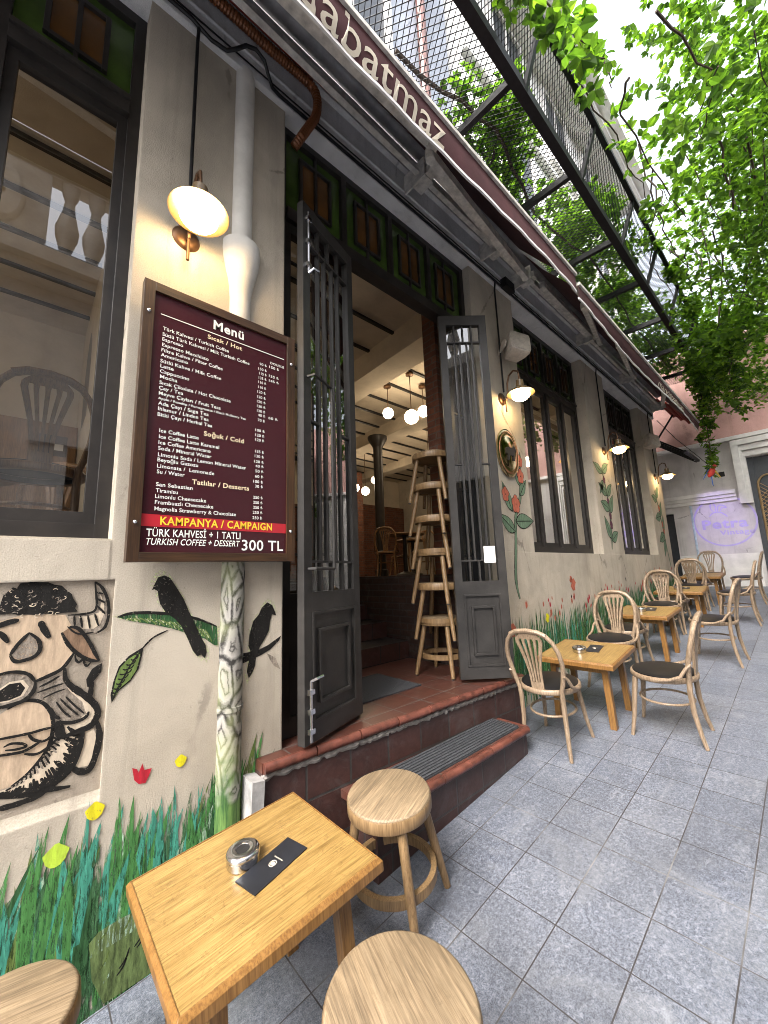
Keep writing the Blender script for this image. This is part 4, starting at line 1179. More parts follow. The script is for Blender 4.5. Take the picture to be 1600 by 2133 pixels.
# ---------------------------------------------------------------- menu board
mb_ = thing('menu_board', 'maroon menu board in a walnut wooden frame listing hot and cold drinks', 'menu board', (0.65, 0, 2.2))
MBX, MBZ = 0.65, 2.2
YB = -0.085
def loc(T=Vector((0.65, 0, 2.2))):
    return Matrix.Translation(-T)
f = MB()
xo0, xo1, zo0, zo1 = 0.277, 1.012, 1.572, 2.816
xi0, xi1, zi0, zi1 = 0.3205, 0.967, 1.611, 2.773
for a in ((xo0, xi0, zo0, zo1), (xi1, xo1, zo0, zo1)):
    f = MB()
    f.box(a[0], a[1], YB - 0.012, YB + 0.035, a[2], a[3], T=loc())
    f.build('stile', 'frame_wood', mb_, smooth=False)
M['frame_wood_h'] = wood('walnut stained rail', (0.022, 0.010, 0.004), (0.085, 0.04, 0.016), 0.4, 0)
for za, zb in ((zo0, zi0), (zi1, zo1)):
    f = MB()
    f.box(xi0, xi1, YB - 0.012, YB + 0.035, za, zb, T=loc())
    f.build('rail', 'frame_wood_h', mb_, smooth=False)
f = MB()
f.box(xi0, xi1, YB, YB + 0.02, zi0, zi1, T=loc())
f.build('panel', 'maroon_print', mb_, smooth=False)
f = MB()
f.add([(xi0 + 0.0005, YB - 0.0015, 1.7175), (xi1 - 0.0005, YB - 0.0015, 1.7145), (xi1 - 0.0005, YB - 0.0015, 1.7625), (xi0 + 0.0005, YB - 0.0015, 1.7685)], [(0, 1, 2, 3)], T=loc())
f.build('red_band', 'red_print', mb_, smooth=False)
f = MB()
CAPS = {0: (0.0165, 0.012), 1: (0.046, 0.03), 2: (0.0215, 0.022), 3: (0.034, 0.022), 4: (0.031, 0.012), 5: (0.0115, 0.010), 6: (0.027, 0.008), 7: (0.014, 0.014)}
for s_, x, z, wd_, sty in D['menu']:
    cap, bold = CAPS[sty]
    if s_ == '300 TL':
        cap = 0.050
    if s_ == 'DOUBLE':
        cap = 0.013
    text_mb(f, s_, x, z, YB - 0.003, wd_, cap, {2: 1, 3: 2}.get(sty, 0), bold, 0.22 if sty == 6 else 0.0, loc())
f.box(0.3476, 0.9504, YB - 0.003, YB - 0.0026, 2.6735, 2.6775, 0, loc())
f.build('lettering', ['white_paint', 'cream_print', 'yellow_print'], mb_, smooth=False)
for x, z in ((0.300, 2.665), (0.99, 2.655), (0.300, 1.731), (0.988, 1.724)):
    f = MB()
    f.sphere((x - 0.65, YB - 0.013, z - 2.2), 0.0085, 12)
    f.build('bolt', 'steel', mb_)
for z in (2.60, 1.72):
    for x in (0.30, 0.96):
        f = MB()
        f.box(x, x + 0.03, YB + 0.0355, -0.001, z - 0.03, z + 0.03, T=loc())
        f.build('bracket', 'steel_black', mb_, smooth=False)

# ---------------------------------------------------------------- drainpipe
dp = MB()
dp.tube([(0.735, 0.012, gz(0.7) - 0.02), (0.735, 0.012, 4.5)], 0.058, 24)
for pr_, zt in (((0.059, 0.063, 0.073, 0.086, 0.097, 0.103, 0.101, 0.092, 0.060), 2.98),):
    dp.lathe([(r, zt + (0.055, 0.05)[i > 6] * min(i, 6) + 0.012 * max(0, i - 6)) for i, r in enumerate(pr_)], 24, 0, Matrix.Translation((0.735, 0.012, 0)))
for z in (3.06, 2.05, 0.9):
    dp.lathe([(0.0585, z), (0.063, z), (0.063, z + 0.02), (0.0585, z + 0.02)], 24, 0, Matrix.Translation((0.735, 0.012, 0)))
tag(dp.build('drainpipe', 'pipe', None, ang=50), 'round plastered drainpipe whose lower length is painted as a tree trunk', 'drainpipe')

# ---------------------------------------------------------------- wall lamps
def make_lamp(x, z, label):
    t = thing('wall_lamp', label, 'lamp', (x, 0, z), group='wall lamps along the facade')
    b = MB()
    b.lathe([(0.001, -0.018), (0.045, -0.018), (0.062, -0.008), (0.066, 0.0)], 20, 0, Matrix.Rotation(pi / 2, 4, 'X') @ Matrix.Scale(-1, 4, (0, 0, 1)) if False else Matrix.Rotation(pi / 2, 4, 'X') @ Matrix.Diagonal((1, 1, -1, 1)))
    b.build('backplate', 'bronze', t)
    a = MB()
    pts = [(0, -0.015, -0.02), (0, -0.05, -0.03), (0, -0.07, 0.04), (0, -0.075, 0.14), (0, -0.10, 0.215), (0, -0.15, 0.245), (0, -0.195, 0.22), (0, -0.205, 0.16), (0, -0.205, 0.10)]
    a.tube(pts, 0.009, 8)
    a.tube([(0, -0.045, -0.02), (0, -0.045, -0.15)], 0.008, 8)
    a.build('arm', 'bronze', t)
    s = MB()
    T = Matrix.Translation((0, -0.205, 0))
    s.lathe([(0.012, 0.125), (0.034, 0.12), (0.037, 0.055), (0.055, 0.045), (0.085, 0.022), (0.127, -0.012), (0.130, -0.018), (0.124, -0.0165), (0.083, 0.014), (0.05, 0.036), (0.01, 0.04)], 32, 0, T)
    s.build('lamp_shade', 'lamp_shade', t, ang=50)
    g_ = MB()
    g_.sphere((0, -0.205, -0.028), 0.086, 24, 0, 0.72)
    g_.build('globe', 'bulb', t, ang=80)
    return t
lamp0 = make_lamp(0.455, 3.19, 'lit wall lamp above the maroon menu board')
dup(lamp0, (3.395, 0, 3.185), (0, 0, 0), 'lit wall lamp under the loudspeaker, above the oval brass plaque')
dup(lamp0, (6.20, 0, 3.18), (0, 0, 0), 'lit wall lamp on the pier between the two casement windows')
dup(lamp0, (8.93, 0, 3.18), (0, 0, 0), 'lit wall lamp at the far corner of the facade')

# ---------------------------------------------------------------- cables and hose under the cornice
cb = MB()
cb.tube([(-1.0, -0.045, 4.50), (0.42, -0.045, 4.50), (0.449, -0.045, 4.487), (0.521, -0.045, 4.468), (0.60, -0.06, 4.462), (0.645, -0.085, 4.49), (0.69, -0.112, 4.53), (0.745, -0.118, 4.555), (0.80, -0.112, 4.54), (0.84, -0.085, 4.50), (0.88, -0.055, 4.485), (0.93, -0.045, 4.487), (2.0, -0.045, 4.49), (9.2, -0.045, 4.495)], 0.0105, 8)
for x, z1_ in ((0.455, 3.25), (3.395, 3.25), (6.20, 3.25), (8.93, 3.25)):
    cb.tube([(x, -0.045, 4.49), (x, -0.030, 4.40), (x, -0.030, z1_)], 0.009, 8)
cb.tube([(-1.0, -0.048, 4.525), (3.5, -0.048, 4.53), (9.2, -0.048, 4.525)], 0.005, 6)
tag(cb.build('electric_conduit', 'steel_black'), 'thin black electric conduit under the cornice dropping to each wall lamp', 'conduit')
hs = MB()
hp = [(-1.4, -0.078, 4.71), (0.0, -0.078, 4.715), (0.84, -0.078, 4.725), (1.06, -0.078, 4.74), (1.13, -0.082, 4.735), (1.17, -0.088, 4.70), (1.185, -0.09, 4.64), (1.185, -0.085, 4.56), (1.17, -0.08, 4.49), (1.13, -0.07, 4.40), (1.085, -0.05, 4.30), (1.06, 0.0, 4.25)]
Q, rr = [], []
P_ = [Vector(p) for p in hp]
for i in range(len(P_) - 1):
    m_ = max(2, int((P_[i + 1] - P_[i]).length / 0.009))
    for j in range(m_):
        Q.append(P_[i].lerp(P_[i + 1], j / m_))
        rr.append(0.030 if len(rr) % 2 else 0.0265)
Q.append(P_[-1]); rr.append(0.028)
hs.tube(Q, rr, 12)
tag(hs.build('corrugated_hose', 'copper_hose', ang=20), 'brown corrugated hose along the cornice bending down into the door transom', 'hose')
rw = MB()
rw.tube([(-1.4, -0.095, 4.752), (1.0, -0.098, 4.775), (1.5, -0.13, 4.74), (2.1, -0.17, 4.70), (3.0, -0.2, 4.69)], 0.007, 6)
tag(rw.build('red_cable', 'awning_red'), 'thin red cable beside the brown corrugated hose', 'cable')
jb = MB()
jb.box(3.52, 3.70, -0.10, -0.036, 4.478, 4.58)
for i in range(7):
    jb.box(3.535 + 0.022 * i, 3.547 + 0.022 * i, -0.104, -0.1005, 4.49, 4.57)
tag(jb.build('junction_box', 'steel_black', smooth=False), 'dark ribbed junction box under the cornice right of the door', 'junction box')

# ---------------------------------------------------------------- loudspeakers
def make_speaker(x, z, rz, label):
    t = thing('loudspeaker', label, 'loudspeaker', (x, -0.16, z), (rad(-14), rad(10), rz), 'loudspeakers on the facade')
    b = MB()
    prof = [(-0.10, -0.12), (0.10, -0.12), (0.115, -0.08), (0.115, 0.08), (0.10, 0.12), (-0.10, 0.12), (-0.115, 0.08), (-0.115, -0.08)]
    vs, fs = [], []
    for y, k in ((0.10, 0.68), (0.0, 0.92), (-0.075, 1.0), (-0.09, 0.96)):
        vs += [(p[0] * k, y, p[1] * k) for p in prof]
    for i in range(3):
        for j in range(8):
            fs.append((i * 8 + j, (i + 1) * 8 + j, (i + 1) * 8 + (j + 1) % 8, i * 8 + (j + 1) % 8))
    fs += [tuple(range(8)), tuple(range(31, 23, -1))]
    b.add(vs, fs)
    b.build('cabinet', 'speaker', t, ang=30)
    g_ = MB()
    g_.prism([(p[0] * 0.86, p[1] * 0.86) for p in prof], -0.096, -0.0905)
    for i in range(11):
        g_.box(-0.09, 0.09, -0.0985, -0.0965, -0.095 + 0.019 * i - 0.003, -0.095 + 0.019 * i + 0.003)
    g_.build('grille', 'speaker', t, smooth=False)
    k = MB()
    k.box(-0.13, -0.117, -0.02, 0.16, -0.03, 0.03)
    k.lathe([(0.001, 0.012), (0.05, 0.012), (0.05, 0.0)], 16, 0, Matrix.Translation((-0.13, 0.0, 0)) @ Matrix.Rotation(-pi / 2, 4, 'Y'))
    k.build('bracket', 'speaker', t)
    return t
sp0 = make_speaker(3.47, 3.70, rad(-28), 'dusty white loudspeaker on the wall just right of the door')
dup(sp0, (8.25, -0.16, 3.70), (rad(-14), rad(10), rad(-28)), 'dusty loudspeaker at the far end of the facade beyond both windows')

# ---------------------------------------------------------------- oval brass plaque
pq = thing('brass_plaque', 'oval polished brass plaque embossed with a dark bull, under a wall lamp', 'plaque', (3.40, 0, 2.62))
b = MB()
T = Matrix.Rotation(pi / 2, 4, 'X')
b.lathe([(0.24, 0.001), (0.245, 0.018), (0.225, 0.026), (0.205, 0.020), (0.15, 0.032), (0.08, 0.040), (0.001, 0.043)], 40, 0, T, 0.80)
b.build('plate', 'brass', pq, ang=60)
b = MB()
bull = [(-0.085, -0.02), (-0.08, 0.035), (-0.04, 0.05), (0.02, 0.045), (0.05, 0.065), (0.06, 0.09), (0.068, 0.065), (0.09, 0.045), (0.095, 0.02), (0.07, 0.01), (0.06, -0.02), (0.055, -0.08), (0.035, -0.08), (0.03, -0.03), (-0.03, -0.03), (-0.04, -0.085), (-0.06, -0.085), (-0.06, -0.03)]
b.prism(bull, -0.05, -0.034)
b.build('relief', 'black_plastic', pq, smooth=False)

# ---------------------------------------------------------------- awnings
def make_awning(x0, x1, word, wx, wz, ww, cap, label, zf, vh, arms, brackets):
    t = thing('awning', label, 'awning', (x0, 0, 4.3), group='folded maroon awnings over the facade')
    T = Matrix.Translation((-x0, 0, -4.3))
    yf = -0.70
    nseg = 40
    rows = [(-0.14, 5.02), (-0.42, zf + 0.40), (yf + 0.025, zf + 0.05)]
    c = MB()
    vs, fs = [], []
    for i in range(nseg + 1):
        x = x0 + (x1 - x0) * i / nseg
        for j, (y, z) in enumerate(rows):
            sag = -0.012 * sin(9 * x) - 0.01 * sin(4.1 * x + 1) if j == 1 else 0
            vs.append((x, y, z + sag))
    k = len(rows)
    fs = [(i * k + j, i * k + j + 1, (i + 1) * k + j + 1, (i + 1) * k + j) for i in range(nseg) for j in range(k - 1)]
    c.add(vs, fs, 0, T)
    c.build('canopy', 'awning', t)
    v = MB()
    def vy(x, u):
        return yf - 0.032 + 0.05 * u * u * (0.5 + 0.5 * sin(1.3 * x + 0.6)) + 0.004 * sin(14 * x) * u
    def vz(x, u):
        q = min(1, max(0, (x - vh[2]) / (x1 - vh[2])))
        return zf + 0.01 - u * (vh[0] + (vh[1] - vh[0]) * q * q * (3 - 2 * q))
    vs = []
    for i in range(nseg + 1):
        x = x0 + (x1 - x0) * i / nseg
        for j in range(5):
            vs.append((x, vy(x, j / 4), vz(x, j / 4)))
    fs = [(i * 5 + j, i * 5 + j + 1, (i + 1) * 5 + j + 1, (i + 1) * 5 + j) for i in range(nseg) for j in range(4)]
    v.add(vs, fs, 0, T)
    v.build('valance', 'awning', t)
    h = MB()
    for i in range(nseg):
        a, b_ = x0 + (x1 - x0) * i / nseg, x0 + (x1 - x0) * (i + 1) / nseg
        p0, p1 = Vector((a, vy(a, 1), vz(a, 1))), Vector((b_, vy(b_, 1), vz(b_, 1)))
        h.beam(T @ p0, T @ p1, 0.012, 0.022)
    h.build('hem_trim', 'white_trim', t, smooth=False)
    fb = MB()
    fb.box(x0, x1, yf - 0.05, yf + 0.03, zf + 0.0105, zf + 0.040, 0, T)
    fb.tube([T @ Vector((x0, yf - 0.01, zf + 0.044)), T @ Vector((x1, yf - 0.01, zf + 0.044))], 0.013, 8)
    fb.build('front_bar', 'aluminium', t, smooth=False)
    tb = MB()
    tb.tube([T @ Vector((x0, -0.14, 5.03)), T @ Vector((x1, -0.14, 5.03))], 0.045, 14)
    tb.build('roller', 'aluminium', t)
    sb = MB()
    sb.box(x0, x1, -0.225, -0.185, 4.62, 4.66, 0, T)
    sb.build('torsion_bar', 'aluminium', t, smooth=False)
    l = MB()
    text_mb(l, word, 0, 0, 0, ww, cap, 0, 0.004)
    l.v = [(wx + p[0] - x0, vy(wx + p[0], (zf + 0.01 - (wz + p[2])) / vh[0]) - 0.004, wz + p[2] - 4.3) for p in l.v]
    l.build('lettering', 'cream_paint', t, smooth=False)
    for p, q, w_, h_ in arms:
        ar = MB()
        p, q = Vector(p), Vector(q)
        ar.beam(T @ p, T @ q, w_, h_)
        d = (q - p).normalized()
        for e in (p, q):
            ar.lathe([(0.001, -h_ * 0.55), (w_ * 0.62, -h_ * 0.55), (w_ * 0.68, 0), (w_ * 0.62, h_ * 0.55), (0.001, h_ * 0.55)], 14, 0, Matrix.Translation(T @ e))
        ar.build('folding_arm', 'aluminium', t, smooth=True)
    for xa in brackets:
        bk = MB()
        bk.box(xa - 0.06, xa + 0.06, -0.25, -0.117, 4.60, 4.70, 0, T)
        bk.box(xa - 0.04, xa + 0.04, -0.29, -0.2505, 4.61, 4.67, 0, T)
        bk.box(xa - 0.075, xa - 0.0605, -0.27, -0.055, 4.56, 4.73, 0, T)
        bk.build('wall_bracket', 'aluminium', t, smooth=False)
    return t
make_awning(-1.6, 3.66, 'mandabatmaz', 0.21, 4.068, 1.49, 0.155, 'near maroon awning with large cream lettering on its valance', 4.228, (0.178, 0.16, 1.7),
            [((-1.2, -0.40, 4.50), (1.76, -0.58, 4.31), 0.06, 0.085), ((1.78, -0.54, 4.26), (3.50, -0.32, 4.43), 0.05, 0.075), ((1.95, -0.42, 4.42), (3.50, -0.26, 4.54), 0.045, 0.06)], [-0.4, 2.12, 3.20])
make_awning(3.70, 9.42, 'mandabatmaz', 6.55, 4.045, 1.5, 0.085, 'far maroon awning with small faded lettering, starting past the door', 4.155, (0.13, 0.15, 4.5),
            [((4.05, -0.65, 4.16), (5.75, -0.27, 4.62), 0.05, 0.06), ((5.10, -0.65, 4.14), (7.2, -0.27, 4.62), 0.05, 0.06), ((7.2, -0.65, 4.14), (9.1, -0.27, 4.62), 0.05, 0.06), ((3.95, -0.30, 4.56), (5.4, -0.25, 4.63), 0.05, 0.06)], [3.82, 5.55, 7.35, 9.25])

# small second awning beyond the corner
t = thing('small_awning', 'small sloping striped awning beyond the far corner of the facade', 'awning', (9.6, 0, 3.9))
c = MB()
c.add([(-0.1, 0.3, 0.40), (1.3, 0.3, 0.48), (1.3, -0.42, -0.14), (-0.1, -0.42, -0.20)], [(0, 1, 2, 3)])
c.build('canopy', 'aluminium', t, smooth=False)
c = MB()
c.beam((-0.12, -0.43, -0.21), (1.32, -0.43, -0.15), 0.05, 0.05)
c.beam((-0.12, -0.43, -0.21), (-0.12, 0.3, 0.40), 0.03, 0.03)
c.beam((1.32, -0.43, -0.15), (1.32, 0.3, 0.48), 0.03, 0.03)
for i in range(5):
    x = 0.1 + 0.26 * i
    c.beam((x, -0.42, -0.215), (x, 0.3, 0.385), 0.02, 0.02)
c.build('frame', 'steel_black', t, smooth=False)
rd = MB()
rd.add([(0, 0, 0), (1.5, 0, 0), (1.5, -0.62, -0.55), (0, -0.66, -0.62)], [(0, 1, 2, 3)])
for i in range(4):
    rd.tube([(0, -0.14 * i - 0.06, -0.13 * i - 0.07), (1.5, -0.13 * i - 0.06, -0.12 * i - 0.06)], 0.03, 8)
tag(rd.build('red_canopy', 'awning_red'), 'bright red cloth canopy showing past the end of the long awning', 'awning')
bpy.data.objects['red_canopy'].location = (9.5, -0.05, 4.98)
bk = MB()
bk.beam((9.32, -0.02, 3.95), (9.40, -0.35, 4.45), 0.03, 0.03)
tag(bk.build('diagonal_strut', 'steel_black', smooth=False), 'dark diagonal steel strut at the far end of the long awning', 'strut')

# ---------------------------------------------------------------- steel canopy with expanded metal mesh
pg = thing('steel_canopy', 'black steel canopy frame with expanded metal mesh panels above the awnings', 'canopy', (0, 0, 5.5))
b = MB()
b.beam((-3, -0.78, 0), (10.8, -0.78, 0), 0.08, 0.10)
b.build('edge_beam', 'steel_black', pg, smooth=False)
b = MB()
b.beam((-3, -1.0, 0.48), (10.8, -1.0, 0.48), 0.05, 0.055)
b.build('top_rail', 'steel_black', pg, smooth=False)
xs = [-2.3, -1.1, 0.1, 1.3, 2.66, 3.84, 5.1, 6.2, 7.45, 8.75, 10.05]
for x in xs:
    b = MB()
    b.beam((x, -0.74, 0.01), (x, 0.25, 0.05), 0.05, 0.07)
    b.build('cross_bar', 'steel_black', pg, smooth=False)
    b = MB()
    b.beam((x + 0.12, -0.80, -0.04), (x + 0.12, -1.0, 0.50), 0.04, 0.04, 0, (1, 0, 0))
    b.build('strut', 'steel_black', pg, smooth=False)
me_ = MB()
def mesh_panel(mb, x0, x1, o, e, n_, L_):
    """expanded metal: diamonds of thin strips between line o and line e (y, z)"""
    o, e = Vector((0, *o)), Vector((0, *e))
    k = int((x1 - x0) / n_)
    dx = (e - o).length * L_
    for i in range(-int(dx / n_) - 1, k + 1):
        for s_ in (1, -1):
            xa, xb = x0 + i * n_, x0 + i * n_ + dx
            ta, tb = 0.0, 1.0
            if xa < x0:
                ta = (x0 - xa) / dx
            if xb > x1:
                tb = (x1 - xa) / dx
            if tb <= ta:
                continue
            pa_, pb_ = (o, e) if s_ > 0 else (e, o)
            p = pa_.lerp(pb_, ta) + Vector((xa + dx * ta, 0, 0))
            q = pa_.lerp(pb_, tb) + Vector((xa + dx * tb, 0, 0))
            off = Vector((0, 0, 0.002 * s_))
            mb.beam(p + off, q + off, 0.006, 0.003)
mesh_panel(me_, -2.5, 10.7, (-0.74, 0.058), (0.25, 0.098), 0.052, 0.62)
me_.build('mesh_floor', 'steel_black', pg, smooth=False)
me_ = MB()
mesh_panel(me_, -2.5, 10.7, (-0.80, 0.06), (-0.985, 0.44), 0.045, 0.62)
me_.build('mesh_side', 'steel_black', pg, smooth=False)

# ---------------------------------------------------------------- stools
def make_stool(loc_, label, rz=0.0, tilt=True, group='round wooden stools at the near table'):
    t = thing('stool', label, 'stool', loc_, (0, TILT if tilt else 0, rz), group)
    s = MB()
    s.lathe([(0.001, 0.458), (0.170, 0.458), (0.176, 0.455), (0.178, 0.45)], 48)
    s.build('seat', 'stool_top', t, ang=50)
    s = MB()
    s.lathe([(0.1785, 0.4495), (0.181, 0.445), (0.181, 0.405), (0.178, 0.400), (0.15, 0.400), (0.15, 0.41), (0.001, 0.41)], 48)
    s.build('rim', 'stool_wood', t, ang=40)
    for q in range(4):
        a = pi / 4 + pi / 2 * q
        l = MB()
        l.tube([(0.145 * cos(a), 0.145 * sin(a), 0.405), (0.19 * cos(a), 0.19 * sin(a), 0.2), (0.235 * cos(a), 0.235 * sin(a), 0.006)], [0.020, 0.0195, 0.015], 12)
        l.tube([(0.2353 * cos(a), 0.2353 * sin(a), 0.005), (0.236 * cos(a), 0.236 * sin(a), 0.0)], 0.014, 10, 1)
        l.build('leg', ['stool_wood', 'black_plastic'], t)
    h = MB()
    h.lathe([(0.158, 0.135), (0.181, 0.135), (0.181, 0.172), (0.158, 0.172), (0.158, 0.135)], 40)
    h.build('foot_ring', 'stool_wood', t, ang=40)
    return t
st0 = make_stool((1.262, -0.51, gz(1.262)), 'round wooden stool between the near table and the door step', rad(20))
dup(st0, (0.72, -1.085, gz(0.72)), (0, TILT, rad(75)), 'round wooden stool on the street side of the near table')
dup(st0, (0.045, -0.45, gz(0.045)), (0, TILT, rad(-20)), 'round wooden stool at the wall-side end of the near table, before the painted grass')
names = ['lowest stool of the tall stack inside the doorway, standing on the landing', 'second stool from the floor in the doorway stack', 'third stool from the floor in the doorway stack',
         'fourth stool from the floor in the doorway stack', 'fifth stool from the floor in the doorway stack', 'topmost stool of the tall stack inside the doorway']
for i, nm in enumerate(names):
    dup(st0, (2.645 + random.uniform(-.006, .006), 0.325 + random.uniform(-.006, .006), 0.658 + 0.2865 * i), (0, 0, rad(12 + (i % 2) * 8)), nm, 'stools stacked in the doorway')

# ---------------------------------------------------------------- tables
def make_table(cx, cy, label, rz=0.0):
    t = thing('cafe_table', label, 'table', (cx, cy, gz(cx)), (0, TILT, rz), 'square wooden tables on the pavement')
    H = 0.50
    a, b_ = 0.305, 0.285
    p = MB()
    vs = []
    for z, i_ in ((H - 0.042, 0.004), (H - 0.038, 0), (H - 0.012, 0.0), (H - 0.002, 0.008), (H, 0.016)):
        vs += [(-a + i_, -b_ + i_, z), (a - i_, -b_ + i_, z), (a - i_, b_ - i_, z), (-a + i_, b_ - i_, z)]
    fs = [(3, 2, 1, 0), (16, 17, 18, 19)]
    for i in range(4):
        for j in range(4):
            fs.append((i * 4 + j, i * 4 + (j + 1) % 4, (i + 1) * 4 + (j + 1) % 4, (i + 1) * 4 + j))
    p.add(vs, fs)
    p.build('tabletop', 'pine', t, smooth=False)
    e_ = MB()
    k0, k1, w_ = 0.0015, 0.0022, 0.012
    for x0, x1, y0, y1 in ((-a - k1, a + k1, -b_ - k1, -b_ + w_), (-a - k1, a + k1, b_ - w_, b_ + k1), (-a - k1, -a + w_, -b_ + w_, b_ - w_), (a - w_, a + k1, -b_ + w_, b_ - w_)):
        zt = H + k0
        i_ = [0.010 if abs(v) > q else 0.0 for v, q in ((x0, a), (x1, a), (y0, b_), (y1, b_))]
        vs = [(x0, y0, H - 0.0415), (x1, y0, H - 0.0415), (x1, y1, H - 0.0415), (x0, y1, H - 0.0415), (x0, y0, H - 0.012), (x1, y0, H - 0.012), (x1, y1, H - 0.012), (x0, y1, H - 0.012),
              (x0 + i_[0], y0 + i_[2], zt), (x1 - i_[1], y0 + i_[2], zt), (x1 - i_[1], y1 - i_[3], zt), (x0 + i_[0], y1 - i_[3], zt)]
        e_.add(vs, [(3, 2, 1, 0), (0, 1, 5, 4), (1, 2, 6, 5), (2, 3, 7, 6), (3, 0, 4, 7), (4, 5, 9, 8), (5, 6, 10, 9), (6, 7, 11, 10), (7, 4, 8, 11), (8, 9, 10, 11)])
    e_.build('edging', 'pine_leg', t, smooth=False)
    q = MB()
    e = 0.215
    for s_ in (-1, 1):
        q.box(-e, e, s_ * (e - 0.035) - 0.009, s_ * (e - 0.035) + 0.009, H - 0.105, H - 0.0425)
        q.box(s_ * (e - 0.03) - 0.009, s_ * (e - 0.03) + 0.009, -e + 0.045, e - 0.045, H - 0.105, H - 0.0425)
    for sx in (-1, 1):
        for sy in (-1, 1):
            q.prism([(sx * (e - 0.02), H - 0.105), (sx * (e - 0.075), H - 0.105), (sx * (e - 0.02), H - 0.16)], sy * (e - 0.035) - 0.008, sy * (e - 0.035) + 0.008)
    q.build('apron', 'pine_leg', t, smooth=False)
    for sx in (-1, 1):
        for sy in (-1, 1):
            l = MB()
            l.beam((sx * (e - 0.022), sy * (e - 0.022), H - 0.0425), (sx * (e - 0.012), sy * (e - 0.012), 0.0), 0.044, 0.044, 0, (1, 0, 0))
            l.build('leg', 'pine_leg', t, smooth=False)
    return t
tb0 = make_table(0.665, -0.53, 'wooden table nearest the camera, between three round stools')
TX = [(3.53, -0.50, 'wooden table with ashtray between the chairs right of the door step', 2), (5.40, -0.47, 'wooden table in second place past the door, under the first casement window', -1.5), (7.2, -0.49, 'wooden table in third place past the door, under the far casement window', 1), (9.0, -0.48, 'farthest wooden table, near the end wall with the violet logo', 0)]
for x, y, nm, a_ in TX:
    dup(tb0, (x, y, gz(x)), (0, TILT, rad(a_)), nm)

# ashtrays and menu cards
def on_table(tx, ty, x, y, h):
    """a point h above the (tilted) top of the table standing at tx, ty"""
    n = Matrix.Rotation(TILT, 3, 'Y')
    return Vector((tx, ty, gz(tx))) + n @ Vector((x - tx, y - ty, 0.50 + h))
def make_ashtray(p, label):
    t = thing('ashtray', label, 'ashtray', p, (0, TILT, 0.4), 'steel ashtrays on the tables')
    b = MB()
    b.lathe([(0.001, 0.0), (0.050, 0.0), (0.0535, 0.003), (0.0535, 0.025), (0.052, 0.026), (0.001, 0.02)], 36)
    b.build('bowl', 'steel', t, ang=30)
    b = MB()
    b.lathe([(0.0525, 0.0265), (0.0545, 0.0275), (0.0545, 0.035), (0.052, 0.040), (0.046, 0.044), (0.036, 0.0455), (0.027, 0.0445), (0.022, 0.042), (0.0205, 0.038)], 36)
    b.lathe([(0.0215, 0.0415), (0.001, 0.0405)], 20, 1)  # black disc in place of the shaded opening in the lid
    b.build('lid', ['steel', 'black_plastic'], t, ang=40)
    return t
def make_card(p, rz, label):
    t = thing('menu_card', label, 'menu card', p, (0, TILT, rz), 'black menu cards on the tables')
    b = MB()
    b.box(-0.105, 0.105, -0.05, 0.05, 0.0, 0.0035)
    b.build('cover', 'card', t, smooth=False)
    b = MB()
    b.box(-0.104, 0.1055, -0.0505, 0.0495, 0.0036, 0.0046)
    b.build('front_cover', 'card', t, smooth=False)
    b = MB()
    pts = [(0.0 + 0.0125 * cos(2 * pi * i / 20), 0.011 * sin(2 * pi * i / 20), 0.0052) for i in range(20)]
    b.tube(pts, 0.0012, 4, closed=True)
    b.lathe([(0.0075, 0.0049), (0.001, 0.0051)], 14, 0)
    text_mb(b, 'mandabatmaz', 0, 0, 0, 0.040, 0.006, 0, 0.01, 0, Matrix.Translation((0.026, -0.02, 0.0052)) @ Matrix.Rotation(pi / 2, 4, 'Z') @ Matrix.Rotation(-pi / 2, 4, 'X'))
    b.build('emblem', 'cream_paint', t, smooth=False)
    return t
at0 = make_ashtray(on_table(0.665, -0.53, 0.655, -0.475, 0.0005), 'round steel ashtray half on the menu card on the nearest table')
at0.location = on_table(0.665, -0.53, 0.655, -0.47, 0.0005)
mc0 = make_card(on_table(0.665, -0.53, 0.715, -0.562, 0.0005), rad(12), 'black menu card with a small cream cup emblem on the nearest table')
names = [('steel ashtray on the table just right of the door step', 'black menu card beside the ashtray on the table right of the door step'),
         ('steel ashtray on the table under the first casement window', 'black menu card on the table under the first casement window'),
         ('steel ashtray on the table under the far casement window', 'black menu card on the table under the far casement window')]
for (x, y, _n, _a), (na, nc) in zip(TX, names):
    dup(at0, on_table(x, y, x - 0.06, y + 0.02, 0.0005), (0, TILT, 0.2), na)
    dup(mc0, on_table(x, y, x + 0.08, y - 0.045, 0.0005), (0, TILT, rad(8)), nc)

